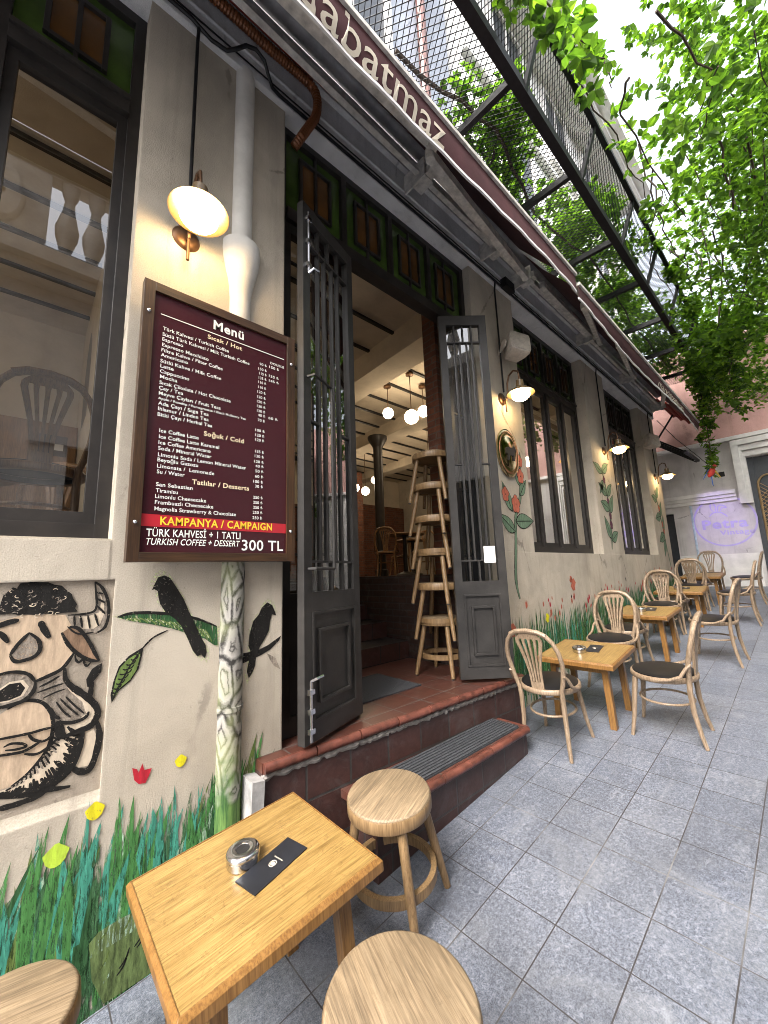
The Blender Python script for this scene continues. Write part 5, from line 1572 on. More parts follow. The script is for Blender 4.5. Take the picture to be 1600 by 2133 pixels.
# ---------------------------------------------------------------- chairs
def make_chair(loc_, rz, label, wood_='chair_wood', group='bentwood chairs along the facade', tilt=True):
    """bentwood chair; it faces local +x"""
    t = thing('bentwood_chair', label, 'chair', loc_, (0, 0, 0), group)
    s = MB()
    s.lathe([(0.165, 0.398), (0.20, 0.398), (0.207, 0.405), (0.207, 0.428), (0.20, 0.434), (0.188, 0.434)], 36)
    s.build('seat_frame', wood_, t, ang=50)
    s = MB()
    s.lathe([(0.165, 0.40), (0.192, 0.43), (0.19, 0.44), (0.16, 0.449), (0.001, 0.452)], 36)
    s.build('seat_cushion', 'vinyl', t, ang=60)
    for sy in (-1, 1):
        l = MB()
        l.tube([(0.155, sy * 0.125, 0.40), (0.172, sy * 0.137, 0.28), (0.19, sy * 0.15, 0.14), (0.215, sy * 0.172, 0.0)], [0.018, 0.017, 0.0145, 0.012], 10)
        l.build('leg', wood_, t)
        l = MB()
        l.tube([(-0.168, sy * 0.150, 0.44), (-0.160, sy * 0.146, 0.36), (-0.163, sy * 0.147, 0.22), (-0.185, sy * 0.155, 0.08), (-0.205, sy * 0.165, 0.0)], [0.016, 0.017, 0.016, 0.014, 0.012], 10)
        l.build('leg', wood_, t)
        l = MB()
        l.tube([(-0.195, sy * 0.188, 0.545), (-0.165, sy * 0.200, 0.515), (-0.13, sy * 0.207, 0.46), (-0.06, sy * 0.212, 0.43), (0.0, sy * 0.210, 0.42)], [0.010, 0.011, 0.012, 0.011, 0.009], 8)
        l.build('brace', wood_, t)
    h = MB()
    half = [(-0.168, 0.150, 0.43), (-0.172, 0.166, 0.48), (-0.183, 0.183, 0.56), (-0.200, 0.190, 0.63), (-0.218, 0.183, 0.70), (-0.234, 0.160, 0.765), (-0.245, 0.125, 0.806), (-0.252, 0.075, 0.830), (-0.255, 0.0, 0.838)]
    pts = half + [(x, -y, z) for x, y, z in half[-2::-1]]
    h.tube(pts, 0.0155, 10)
    h.tube([(x - 0.006, y * 1.02, z + 0.006) for x, y, z in pts[6:11]], 0.0155, 8)
    h.build('back_hoop', wood_, t)
    p = MB()
    # splat: solid foot, five fanning slats, shaped head
    def sp(u, v):               # u across, v 0..1 up
        z = 0.425 + v * 0.40
        x = -0.188 - 0.035 * v - 0.03 * v * v
        return (x, u, z)
    def strip(us, vsl, w0):
        vs, fs = [], []
        for u, v, w_ in zip(us, vsl, w0):
            x, y, z = sp(u, v)
            for dx in (-0.005, 0.005):
                vs += [(x + dx, y - w_ / 2, z), (x + dx, y + w_ / 2, z)]
        k = len(us)
        for i in range(k - 1):
            o, q = i * 4, i * 4 + 4
            fs += [(o, q, q + 1, o + 1), (o + 2, o + 3, q + 3, q + 2), (o, o + 2, q + 2, q), (o + 1, q + 1, q + 3, o + 3)]
        fs += [(0, 1, 3, 2), ((k - 1) * 4, (k - 1) * 4 + 2, (k - 1) * 4 + 3, (k - 1) * 4 + 1)]
        p.add(vs, fs)
    strip([0, 0, 0], [0.0, 0.06, 0.14], [0.088, 0.088, 0.09])
    for i in range(5):
        k = i - 2
        strip([k * 0.0186, k * 0.0192, k * 0.025, k * 0.034, k * 0.041, k * 0.040], [0.14, 0.30, 0.5, 0.7, 0.84, 0.90], [0.0125, 0.0125, 0.0145, 0.0165, 0.018, 0.0235] if abs(k) < 2 else [0.0155, 0.016, 0.020, 0.024, 0.026, 0.026])
    strip([0, 0, 0, 0], [0.895, 0.93, 0.97, 1.01], [0.185, 0.165, 0.13, 0.115])
    p.build('splat', wood_, t, smooth=False)
    r = MB()
    r.tube([(0.162 * cos(2 * pi * i / 28) + 0.005, 0.15 * sin(2 * pi * i / 28), 0.245) for i in range(28)], 0.0085, 8, closed=True)
    r.build('stretcher', wood_, t)
    t.rotation_euler = chair_rot(rz) if tilt else (0, 0, rz)
    return t
def chair_rot(rz):
    return (Matrix.Rotation(TILT, 3, 'Y') @ Matrix.Rotation(rz, 3, 'Z')).to_euler()
ch0 = make_chair((2.91, -0.47, gz(2.91)), rad(3), 'bentwood chair with its back to the door step, facing the first table')
CH = [(3.50, -1.04, 93, 'bentwood chair on the street side of the table right of the door step'),
      (4.28, -0.44, 178, 'bentwood chair past the table right of the door step, facing the door'),
      (4.78, -0.43, 2, 'bentwood chair back to back with another, facing the table under the first casement window'),
      (5.44, -1.07, 86, 'bentwood chair on the street side of the table under the first casement window'),
      (6.26, -0.43, 183, 'bentwood chair past the table under the first casement window, facing the door'),
      (6.72, -0.45, -3, 'bentwood chair facing away towards the table under the far casement window'),
      (7.42, -1.07, 92, 'bentwood chair on the street side of the table under the far casement window'),
      (8.08, -0.43, 180, 'bentwood chair past the table under the far casement window, facing the door'),
      (8.42, -0.46, 2, 'bentwood chair facing the farthest table'),
      (9.15, -1.04, 90, 'bentwood chair on the street side of the farthest table'),
      (9.78, -0.48, 181, 'bentwood chair farthest from the door, back to the end wall')]
for x, y, a_, nm in CH:
    dup(ch0, (x, y, gz(x)), chair_rot(rad(a_)), nm)
    bpy.context.view_layer.objects  # (copies only)

# ---------------------------------------------------------------- mat on the lower step, mat in the hall
dm = MB()
dm.box(1.34, 2.60, -0.355, -0.135, 0.4085, 0.417)
for i in range(9):
    y = -0.352 + 0.0240 * i
    dm.box(1.345, 2.595, y, y + 0.0155, 0.4171, 0.425)
tag(dm.build('ribbed_doormat', 'rubber', smooth=False), 'ribbed charcoal doormat lying on the lower step', 'doormat')
dm = MB()
dm.box(1.62, 2.25, 0.22, 0.72, 0.6575, 0.667)
tag(dm.build('entrance_mat', 'rubber', smooth=False), 'dark flat mat on the tiled landing inside the open door', 'doormat')
# ---------------------------------------------------------------- inside the cafe
def globe_lamp(x, y, z, r, label, arms=1):
    t = thing('pendant_lamp', label, 'lamp', (x, y, CZ - 0.035), group='opal globe lamps inside the cafe')
    b = MB()
    b.lathe([(0.001, 0.0), (0.06, 0.0), (0.06, -0.03), (0.01, -0.045)], 16)
    b.build('canopy', 'bronze', t)
    b = MB()
    b.tube([(0, 0, -0.03), (0, 0, z - CZ + 0.035 + r)], 0.006, 6)
    b.build('rod', 'bronze', t)
    b = MB()
    b.sphere((0, 0, z - CZ + 0.035), r, 20)
    b.build('globe', 'globe', t, ang=80)
    return t
gl = [(4.05, 1.85, 3.79, 0.105, 'largest opal globe lamp seen through the open door, on a long rod'),
      (4.05, 2.35, 4.02, 0.085, 'opal globe lamp just left of the largest one, high under the joists'),
      (4.50, 2.0, 4.05, 0.09, 'opal globe lamp just right of the largest one, by the brick pier'),
      (6.3, 3.2, 3.72, 0.10, 'opal globe lamp deep inside beside the top of the stool stack'),
      (5.9, 3.15, 3.85, 0.085, 'small opal globe lamp deep inside left of the stool stack'),
      (5.9, 5.2, 3.50, 0.10, 'opal globe lamp beside the iron column, lower'),
      (6.3, 5.3, 3.85, 0.09, 'opal globe lamp just right of the iron column, higher'),
      (5.2, 4.7, 3.4, 0.09, 'opal globe lamp at the left edge of the open doorway'),
      (7.2, 1.7, 3.6, 0.10, 'opal globe lamp between the two casement windows inside'),
      (1.7, 3.4, 3.7, 0.10, 'opal globe lamp above the stair'),
      (-1.5, 2.0, 3.75, 0.12, 'added unseen globe lamp at the far left behind the large window')]  # last lamp is added out of view to warm the room behind the window
for a in gl:
    globe_lamp(*a)

def inside_chair(x, y, z, rz, label):
    r = make_chair((x, y, z), rz, label, 'old_wood', 'chairs inside the cafe', False)
    return r
ic = inside_chair(-0.02, 0.62, 1.62, rad(95), 'dark bentwood chair behind the large window, nearest the glass')
dup(ic, (0.03, 1.15, 1.45), (0, 0, rad(250)), 'dark bentwood chair farther inside the large window', None)
for x, y, a_, nm in ((4.7, 3.2, 40, 'dark chair beside the upstairs table left of the brick pier'), (5.4, 3.0, 200, 'dark chair with its back to the stair railing'), (6.3, 4.5, 120, 'dark chair by the far upstairs wall')):
    dup(ic, (x, y, FZ), (0, 0, rad(a_)), nm)
def inside_table(x, y, label):
    t = thing('round_table', label, 'table', (x, y, FZ), group='round tables inside the cafe')
    b = MB()
    b.lathe([(0.001, 0.72), (0.36, 0.72), (0.37, 0.735), (0.36, 0.75), (0.001, 0.75)], 28)
    b.build('tabletop', 'old_wood', t)
    b = MB()
    b.lathe([(0.2, 0.0), (0.19, 0.03), (0.04, 0.08), (0.035, 0.7), (0.12, 0.72)], 16)
    b.build('pedestal', 'iron_dark', t)
    return t
it = inside_table(5.0, 3.05, 'round table upstairs behind the stair railing')
dup(it, (6.1, 3.9, FZ), (0, 0, 0), 'round table upstairs in front of the brick pillar')
dup(it, (-0.45, 1.5, FZ), (0, 0, 0), 'round table behind the large window')
cbx = thing('wooden_chest', 'brown wooden cabinet with a white paper label behind the large window', 'cabinet', (0.02, 3.35, FZ))
b = MB()
b.box(-0.7, 0.26, 0, 0.38, 0, 1.75)
b.build('body', 'old_wood', cbx, smooth=False)
b = MB()
b.box(-0.05, 0.18, -0.012, -0.0005, 1.40, 1.62)
b.build('drawer', 'frame_wood_h', cbx, smooth=False)
b = MB()
b.add([(0.06, -0.0135, 1.46), (0.15, -0.0135, 1.46), (0.15, -0.0135, 1.53), (0.06, -0.0135, 1.53)], [(0, 1, 2, 3)])
b.build('paper_label', 'paper', cbx, smooth=False)

# ---------------------------------------------------------------- end of the alley
EX = 11.2
eb = thing('end_building', 'pale stone building closing the alley, pink above, with a projected violet logo painted on its wall', 'building', (EX, 0, 0))
b = MB()
b.box(0, 0.5, -1.18, 0.225, -0.6, 4.15)
b.box(0, 0.5, 0.44, 5.5, -0.6, 4.15)
b.box(0, 0.5, 0.225, 0.44, 2.66, 4.15)
b.box(0, 0.5, -2.35, -1.18, 3.68, 4.15)
b.box(0, 0.5, -8.0, -2.35, -0.6, 4.15)
b.build('lower_wall', 'white_wall', eb, smooth=False)
b = MB()
b.box(0.06, 0.5, -8.0, 1.6, 4.152, 6.5)
b.build('upper_wall', 'pink', eb, smooth=False)
b = MB()
b.box(-0.10, 0, -0.93, 1.6, 2.95, 3.03)
b.box(-0.07, 0, -0.93, 1.6, 2.88, 2.948)
b.box(-0.04, 0, -0.93, 1.6, 2.80, 2.878)
b.box(-0.12, 0.0595, -8.0, 1.6, 4.10, 4.18)
b.box(-0.025, 0, -1.12, 0.22, 0.3, 1.66)
for i, (w_, d_) in enumerate(((0.0, 0.05), (0.08, 0.085), (0.16, 0.12))):
    b.box(-d_, 0, -1.18 + w_ * 0.5 + 0.001, -1.06 + w_ * 0.5, 2.70, 3.70 + 0.13 * i)
    b.box(-d_, 0, -2.48 - w_ * 0.5, -2.351 - w_ * 0.5, 0.5, 3.70 + 0.13 * i)
    b.box(-d_ - 0.003, 0, -2.48 - w_ * 0.5, -1.06 + w_ * 0.5, 3.70 + 0.13 * i, 3.82 + 0.13 * i)
b.build('stone_moulding', 'white_trim', eb, smooth=False)
b = MB()
b.box(0.12, 0.2, -2.35, -1.18, 0.6, 3.68)
b.box(0.08, 0.119, -2.35, -2.26, 0.6, 3.68)
b.box(0.08, 0.119, -1.27, -1.18, 0.6, 3.68)
b.box(0.08, 0.119, -1.79, -1.69, 0.6, 3.68)
d_o = b.build('door', 'door_blue', eb, smooth=False)
b = MB()
for c_ in (-1.455, -2.02):
    arc = [(0.07, c_ + 0.17 * cos(pi * i / 10), 3.05 + 0.22 * sin(pi * i / 10)) for i in range(11)]
    ring = [(0.07, c_ + 0.17, 1.7)] + arc + [(0.07, c_ - 0.17, 1.7)]
    b.tube(ring, 0.02, 8, closed=True)
    for i in range(-5, 18):
        for s_ in (1, -1):
            p, q = (c_ - 0.16 * s_, 1.7 + 0.085 * i), (c_ + 0.16 * s_, 1.7 + 0.085 * i + 0.32)
            if q[1] < 3.2 and p[1] > 1.65:
                b.tube([(0.07, p[0], p[1]), (0.07, q[0], q[1])], 0.007, 5)
b.build('grille', 'gold_iron', d_o)
b = MB()
b.box(0.2, 0.3, 0.225, 0.44, 0.5, 2.66)
b.build('door', 'door_blue', eb, smooth=False)
b = MB()
b.tube([(-0.05, -0.12, 1.05), (-0.05, -0.12, 2.79)], 0.022, 8)
b.build('water_pipe', 'blue_pipe', eb)
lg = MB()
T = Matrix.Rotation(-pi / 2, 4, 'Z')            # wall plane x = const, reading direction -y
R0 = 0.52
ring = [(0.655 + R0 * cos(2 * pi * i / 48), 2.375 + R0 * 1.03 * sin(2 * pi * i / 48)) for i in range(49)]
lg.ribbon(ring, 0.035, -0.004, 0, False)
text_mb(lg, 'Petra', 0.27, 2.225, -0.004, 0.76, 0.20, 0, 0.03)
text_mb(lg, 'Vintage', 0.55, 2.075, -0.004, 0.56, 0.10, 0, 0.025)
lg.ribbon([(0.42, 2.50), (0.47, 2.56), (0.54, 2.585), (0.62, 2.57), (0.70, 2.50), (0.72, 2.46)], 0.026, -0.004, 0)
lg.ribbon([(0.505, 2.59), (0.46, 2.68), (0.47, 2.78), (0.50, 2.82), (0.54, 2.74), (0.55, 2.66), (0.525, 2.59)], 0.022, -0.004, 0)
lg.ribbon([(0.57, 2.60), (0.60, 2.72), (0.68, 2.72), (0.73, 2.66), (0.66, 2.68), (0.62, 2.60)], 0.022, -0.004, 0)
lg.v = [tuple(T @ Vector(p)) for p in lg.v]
lg.build('logo', 'violet', eb, smooth=False)  # projected light drawn as flat painted letters, ring and ears
tg = MB()
tg.box(-0.004, -0.001, -0.80, -0.70, 3.35, 3.46)
tg.build('small_plate', 'steel_black', eb, smooth=False)
# the violet projector that tints the wall behind the painted logo
ld_ = bpy.data.lights.new('logo_projector', 'SPOT')
ld_.energy = 45
ld_.color = (0.58, 0.46, 1.0)
ld_.spot_size = rad(32)
ld_.spot_blend = 0.9
ld_.shadow_soft_size = 0.03
lo_ = bpy.data.objects.new('logo_projector', ld_)
col.objects.link(lo_)
lo_.location = (9.3, -0.55, 4.0)
lo_.rotation_euler = (Vector((9.3, -0.55, 4.0)) - Vector((11.2, -0.6, 2.4))).to_track_quat('Z', 'Y').to_euler()

# opposite side of the alley (seen in the window panes)
ob = thing('opposite_building', 'old stone facade across the alley with a baluster balcony and white doorways', 'building', (0, -4.2, 0))
b = MB()
b.box(-5, 11, -0.4, 0, -1.2, 5.55)
b.build('facade_wall', 'far_wall', ob, smooth=False)
b = MB()
b.box(-5, 11, 0.0005, 0.42, 5.55, 5.75)
b.box(-5, 11, 0.0005, 0.30, 5.40, 5.549)
b.build('cornice', 'stone', ob, smooth=False)
b = MB()
for x in (-0.6, 1.4, 3.2, 5.0):
    b.box(x - 0.42, x + 0.42, 0.12, 0.34, 5.751, 6.90)
    b.lathe([(0.02, 0), (0.16, 0.0), (0.19, 0.02), (0.20, 0.03)], 20, 0, Matrix.Translation((x, 0.375, 6.3)) @ Matrix.Rotation(pi / 2, 4, 'X') @ Matrix.Diagonal((1, 2.0, 1, 1)))
b.box(-1.5, 5.5, 0.08, 0.38, 6.901, 7.10)
b.build('parapet', 'stone', ob, smooth=False)
for x in (-0.6, 1.4, 3.2):
    for q in range(3):
        bb = MB()
        xx = x + 0.62 + 0.29 * q
        bb.lathe([(0.10, 0), (0.10, 0.08), (0.06, 0.12), (0.12, 0.35), (0.13, 0.48), (0.07, 0.75), (0.055, 0.9), (0.09, 1.0), (0.10, 1.15)], 16, 0, Matrix.Translation((xx, 0.23, 5.751)))
        bb.build('baluster', 'stone', ob)
b = MB()
for x in (0.8, 4.6, 8.0):
    b.box(x - 0.85, x - 0.55, 0.0005, 0.10, gz(x), gz(x) + 3.2)
    b.box(x + 0.55, x + 0.85, 0.0005, 0.10, gz(x), gz(x) + 3.2)
    b.box(x - 0.95, x + 0.95, 0.0005, 0.14, gz(x) + 3.2005, gz(x) + 3.55)
b.build('door_surround', 'white_trim', ob, smooth=False)
b = MB()
for x in (0.8, 4.6, 8.0):
    b.box(x - 0.549, x + 0.549, 0.0005, 0.03, gz(x), gz(x) + 3.2)
b.build('door', 'door_blue', ob, smooth=False)
b = MB()
b.box(5.7, 7.0, 0.0005, 0.03, 0.8, 3.6)
b.box(9.2, 10.6, 0.0005, 0.03, 0.9, 3.8)
b.box(2.0, 3.4, 0.0005, 0.03, 0.6, 3.6)
b.build('white_panel', 'white_trim', ob, smooth=False)

# upper storeys behind the awnings, seen through the mesh
def upper(name, label, x0, x1, y0, y1, z0, z1, m, wins, pipe=None):
    t = thing(name, label, 'building', (x0, y0, z0))
    b = MB()
    b.box(0, x1 - x0, 0, y1 - y0, 0, z1 - z0)
    b.build('wall', m, t, smooth=False)
    for wx, wz, ww, wh in wins:
        f = MB()
        f.box(wx - 0.08, wx, -0.06, -0.0005, wz - 0.08, wz + wh + 0.08)
        f.box(wx + ww, wx + ww + 0.08, -0.06, -0.0005, wz - 0.08, wz + wh + 0.08)
        f.box(wx, wx + ww, -0.06, -0.0005, wz + wh, wz + wh + 0.08)
        f.box(wx - 0.12, wx + ww + 0.12, -0.12, -0.0005, wz - 0.16, wz - 0.0805)
        f.box(wx + ww / 2 - 0.03, wx + ww / 2 + 0.03, -0.04, -0.0005, wz, wz + wh)
        o = f.build('window', 'white_trim', t, smooth=False)
        g_ = MB()
        g_.box(wx, wx + ww, -0.02, -0.0008, wz, wz + wh)
        g_.build('pane', 'door_blue', o, smooth=False)
    return t
bA = upper('upper_storey', 'blue grey upper storey with a rusty downpipe, glimpsed through the steel mesh', -3.2, 3.45, 0.36, 4.5, 5.21, 11.6, 'blue_wall',
           [(0.6, 1.0, 0.9, 1.9), (2.5, 1.0, 0.9, 1.9), (4.6, 1.0, 0.9, 1.9), (4.6, 3.9, 0.9, 1.6), (2.5, 3.9, 0.9, 1.6)])
b = MB()
b.tube([(6.05, -0.08, 0), (6.05, -0.08, 6.2)], 0.055, 10)
b.build('rust_pipe', 'nosing', bA)
bB = upper('pale_upper_building', 'pale upper building with overhanging cornice behind the creeper, past a gap of sky', 3.80, 11.0, 0.36, 5, 5.21, 11.0, 'pale_wall',
      [(0.9, 1.1, 0.9, 1.9), (2.7, 1.1, 0.9, 1.9), (4.5, 1.1, 0.9, 1.9), (0.9, 3.7, 0.9, 1.5), (2.7, 3.7, 0.9, 1.5), (4.5, 3.7, 0.9, 1.5)])
b = MB()
b.box(-0.05, 7.2, -0.55, -0.0005, 5.45, 5.60)
b.box(-0.05, 7.2, -0.75, -0.0005, 5.601, 5.79)
b.box(-0.03, 7.2, -0.10, -0.0005, 3.2, 3.3)
b.build('cornice', 'pale_wall', bB, smooth=False)

# ---------------------------------------------------------------- climbing plants
def leaf_at(mb, c, size, nrm, roll, mi):
    n = Vector(nrm)
    n.normalize()
    a = n.cross(Vector((0.3, 0.2, 1)))
    if a.length < 1e-3:
        a = Vector((1, 0, 0))
    a.normalize()
    b_ = n.cross(a)
    u = a * cos(roll) + b_ * sin(roll)
    v = n.cross(u)
    c = Vector(c)
    L_, W_ = size, size * 0.30
    pts = [c, c + u * 0.35 * L_ + v * W_ + n * 0.06 * L_, c + u * 0.75 * L_ + v * W_ * 0.7 + n * 0.03 * L_, c + u * L_ - n * 0.10 * L_,
           c + u * 0.75 * L_ - v * W_ * 0.7 + n * 0.03 * L_, c + u * 0.35 * L_ - v * W_ + n * 0.06 * L_, c + u * 0.5 * L_ - n * 0.02 * L_]
    mb.add(pts, [(0, 6, 1), (1, 6, 2), (2, 6, 3), (3, 6, 4), (4, 6, 5), (5, 6, 0)], mi)

def creeper_leaf(mb, c, s_, mi=None, nz=0.75):
    """a hand of three to five leaflets, hanging roughly level"""
    nrm = Vector((random.gauss(0, 0.45), random.gauss(0, 0.45), nz))
    a0 = random.uniform(0, 2 * pi)
    k = random.choice((3, 5, 5))
    for i in range(k):
        an = a0 + (i - (k - 1) / 2) * rad(52)
        n2 = nrm + Vector((random.gauss(0, 0.18), random.gauss(0, 0.18), 0))
        leaf_at(mb, c, s_ * (1 - 0.16 * abs(i - (k - 1) / 2)) * random.uniform(0.85, 1.1), n2, an, random.choices((0, 1, 2), (6, 3, 3))[0] if mi is None else mi)

LM = ['leaf', 'leaf2', 'leaf3']
def vine(name, label, cat, blobs, stems, group=None):
    """blobs: (x, y, z, rx, ry, rz, leaves, leaf size)"""
    t = thing(name, label, cat, (blobs[0][0], blobs[0][1], blobs[0][2]), group=group)
    o = Vector((blobs[0][0], blobs[0][1], blobs[0][2]))
    mb = MB()
    for x, y, z, rx, ry, rz, n_, s_ in blobs:
        for _ in range(n_):
            while True:
                p = Vector((random.uniform(-1, 1), random.uniform(-1, 1), random.uniform(-1, 1)))
                if p.length < 1:
                    break
            creeper_leaf(mb, Vector((x + p.x * rx, y + p.y * ry, z + p.z * rz)) - o, s_ * random.uniform(0.7, 1.25))
    mb.build('foliage', LM, t, smooth=False)
    sm = MB()
    for pts, r in stems:
        pts = [Vector(p) - o for p in pts]
        Q = []
        for i in range(len(pts) - 1):
            for j in range(5):
                q = pts[i].lerp(pts[i + 1], j / 5)
                Q.append(q + Vector((random.gauss(0, .015), random.gauss(0, .015), random.gauss(0, .015))))
        Q.append(pts[-1])
        sm.tube(Q, [r * (1 - 0.6 * i / len(Q)) for i in range(len(Q))], 6)
    if stems:
        sm.build('stem', 'stem', t)
    return t
random.seed(21)
# creeper lying over the mesh
bl = []
for x, y, n_ in ((2.75, -0.25, 60), (3.0, -0.45, 150), (3.3, -0.35, 170), (3.55, -0.1, 120), (4.2, -0.2, 60), (4.7, -0.5, 90)):
    bl.append((x, y, 5.78 + random.uniform(0, 0.12), 0.42, 0.34, 0.16, n_, 0.080))
for i in range(46):
    x = random.uniform(4.9, 10.6)
    bl.append((x, random.uniform(-0.85, 0.1), 5.78 + random.uniform(-0.05, 0.5), 0.40, 0.28, 0.18, random.randint(45, 95), 0.078))
vine('climbing_creeper', 'leafy creeper sprawling over the steel mesh above the awnings', 'creeper', bl,
     [([(1.9, -0.2, 5.68), (3.0, -0.4, 5.7), (4.2, -0.2, 5.72), (5.6, -0.4, 5.7), (7.5, -0.3, 5.72), (10.0, -0.3, 5.72)], 0.02), ([(3.2, -0.3, 5.7), (3.4, 0.1, 5.75), (3.6, 0.2, 6.0)], 0.012)])
# sprays on the canopy's outer rail
bl = []
for x, y, z, n_ in ((2.2, -1.0, 5.62, 8), (2.6, -1.3, 4.98, 7), (2.62, -1.2, 5.35, 6), (2.35, -1.02, 5.75, 10), (2.55, -1.12, 5.60, 9), (2.75, -1.22, 5.55, 10), (2.95, -1.16, 5.75, 8), (3.0, -1.28, 5.45, 7), (1.9, -1.0, 5.7, 8), (3.4, -1.1, 5.9, 5), (4.4, -1.12, 5.85, 7), (5.2, -1.15, 5.7, 8), (6.2, -1.0, 6.0, 14), (7.0, -1.05, 5.9, 40), (8.2, -1.05, 5.9, 60), (9.2, -1.0, 5.8, 70), (10.0, -1.0, 5.6, 70)):
    bl.append((x, y, z, 0.22, 0.12, 0.14, n_, 0.115))
vine('rail_creeper', 'bright green creeper sprays trailing from the outer canopy rail', 'creeper', bl,
     [([(1.6, -1.0, 6.0), (2.3, -1.02, 5.85), (2.8, -1.2, 5.62), (3.05, -1.32, 5.42), (3.1, -1.34, 5.2)], 0.008), ([(2.4, -1.0, 6.1), (2.6, -1.15, 5.75), (2.8, -1.25, 5.4)], 0.006), ([(3.2, -1.0, 6.0), (4.2, -1.1, 5.95), (4.9, -1.15, 5.8), (5.4, -1.2, 5.6)], 0.008)])
# the great curtain hanging over the alley
bl = []
for i in range(190):
    x = random.uniform(4.0, 10.8)
    y = random.uniform(-3.0, -1.62) if x < 7 else random.uniform(-2.5, -0.95)
    z = 5.15 + random.uniform(0, 2.3) if x < 7.5 else 4.7 + random.uniform(0, 2.9)
    bl.append((x, y, z, 0.62, 0.38, 0.30, random.randint(14, 46), random.choice((0.075, 0.09, 0.11))))
for i in range(26):                                     # thin sprays towards the canopy edge
    bl.append((random.uniform(3.6, 7.5), random.uniform(-1.45, -1.1), random.uniform(5.4, 7.0), 0.5, 0.15, 0.25, random.randint(1, 5), 0.115))
stm = []
for i in range(44):
    x, y = random.uniform(3.6, 9.5), random.uniform(-2.4, -1.15)
    stm.append(([(x, y, random.uniform(5.3, 6.8)), (x + random.uniform(.3, 1), y + random.uniform(-.3, .3), random.uniform(5.3, 6.6)), (x + random.uniform(1, 2), y + random.uniform(-.4, .4), random.uniform(5.2, 6.4))], random.uniform(0.004, 0.014)))
vine('overhanging_creeper', 'dense green creeper canopy hanging over the alley at the right', 'creeper', bl, stm)
# strands dropping in front of the end wall
bl = []
for i in range(12):
    t_ = i / 11
    bl.append((9.6 + random.uniform(-.08, .08), -0.80 + random.uniform(-.05, .05), 5.5 - 2.25 * t_, 0.22 - 0.10 * t_, 0.20 - 0.12 * t_, 0.16, int(46 - 30 * t_), 0.095))
vine('hanging_creeper', 'creeper strand hanging in front of the end wall above the logo', 'creeper', bl, [([(9.6, -0.8, 5.9), (9.62, -0.82, 4.6), (9.58, -0.8, 3.1)], 0.012)], 'hanging creeper strands')
bl = []
for i in range(10):
    t_ = i / 9
    bl.append((8.6 + random.uniform(-.1, .1), -1.35 + random.uniform(-.12, .12), 5.5 - 1.35 * t_, 0.25 - 0.12 * t_, 0.22 - 0.1 * t_, 0.16, int(42 - 30 * t_), 0.10))
vine('hanging_creeper', 'creeper strand hanging in front of the dark grilled door', 'creeper', bl, [([(8.6, -1.35, 5.9), (8.62, -1.36, 4.7), (8.58, -1.35, 4.0)], 0.012)], 'hanging creeper strands')
bl = [(9.6, -1.0, 4.6, 0.35, 0.25, 0.35, 60, 0.085), (10.2, -0.9, 4.9, 0.35, 0.25, 0.4, 70, 0.085), (8.9, -1.35, 4.7, 0.3, 0.25, 0.3, 50, 0.085), (10.0, -1.35, 4.5, 0.35, 0.25, 0.3, 45, 0.085), (9.2, -1.6, 4.6, 0.35, 0.25, 0.3, 50, 0.085), (10.4, -1.6, 4.8, 0.4, 0.3, 0.4, 60, 0.085), (8.9, -1.05, 5.35, 0.5, 0.3, 0.4, 150, 0.10), (9.4, -1.2, 5.1, 0.4, 0.3, 0.35, 110, 0.10), (8.2, -1.6, 5.2, 0.5, 0.3, 0.4, 120, 0.10), (9.9, -0.9, 5.0, 0.3, 0.25, 0.4, 90, 0.095), (9.2, -0.85, 5.0, 0.3, 0.2, 0.4, 90, 0.095)]
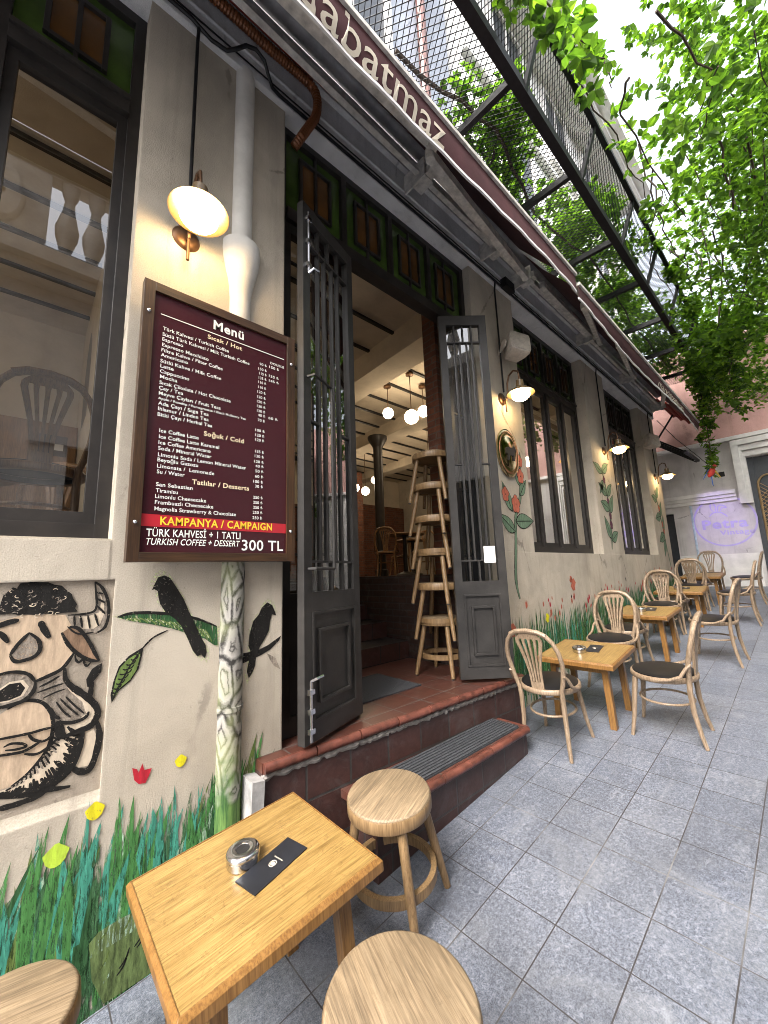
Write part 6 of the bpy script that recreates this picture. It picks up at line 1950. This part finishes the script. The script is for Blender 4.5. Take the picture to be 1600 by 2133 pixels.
vine('creeper_fringe', 'ragged leafy fringe of creeper below the far end of the canopy beam', 'creeper', bl, [([(8, -1.5, 5.6), (9, -1.1, 5.4), (10, -0.9, 5.2)], 0.012)])

# creeper over the facade across the alley: it shows in the window panes
bl = []
for i in range(60):
    x = random.uniform(4.5, 10.8)
    bl.append((x, -4.0 + random.uniform(0, 0.35), random.uniform(3.5, 5.9), 0.42, 0.25, 0.35, random.randint(50, 90), 0.10))
vine('wall_creeper', 'creeper covering the facade across the alley, mirrored in the casement windows', 'creeper', bl, [])

# bright paper parrot hanging among the leaves
pt = thing('hanging_parrot', 'colourful toy parrot hanging among creeper leaves before the end wall', 'toy', (9.5, -0.78, 3.18))
M['t_red'] = simple('red feather', (0.5, 0.04, 0.03), 0.6)
M['t_blue'] = simple('blue feather', (0.03, 0.12, 0.45), 0.6)
M['t_yellow'] = simple('yellow feather', (0.75, 0.5, 0.05), 0.6)
b = MB()
b.lathe([(0.001, -0.10), (0.03, -0.08), (0.055, -0.02), (0.05, 0.05), (0.03, 0.09), (0.001, 0.11)], 14, 0, Matrix.Rotation(0.5, 4, 'X'))
b.sphere((0, -0.06, 0.11), 0.036, 12, 0)
b.build('body', 't_red', pt)
for sy, m_ in ((1, 't_blue'), (-1, 't_yellow')):
    wv = MB()
    wv.prism([(-0.03, 0.05), (0.03, 0.05), (0.05, -0.05), (0.02, -0.16), (-0.01, -0.12), (-0.03, -0.05)], sy * 0.055, sy * 0.066)
    o = wv.build('wing', m_, pt, smooth=False)
    o.rotation_euler = (sy * 0.5, 0, 0.3)
b = MB()
b.prism([(-0.02, -0.08), (0.02, -0.08), (0.03, -0.26), (-0.01, -0.24)], 0.0, 0.012)
b.build('tail', 't_blue', pt, smooth=False)
b = MB()
b.tube([(0, 0, 0.1), (0, 0, 1.6)], 0.003, 5)
b.build('string', 'black_plastic', pt)
# slack cables across the alley end
sc = MB()
sc.tube([(9.3, -0.1, 4.4), (9.4, -0.35, 3.95), (9.5, -0.62, 3.55), (9.5, -0.78, 3.3)], 0.006, 5)
tag(sc.build('slack_cable', 'black_plastic'), 'thin dark cable sloping from the awning corner down to the toy parrot', 'cable')
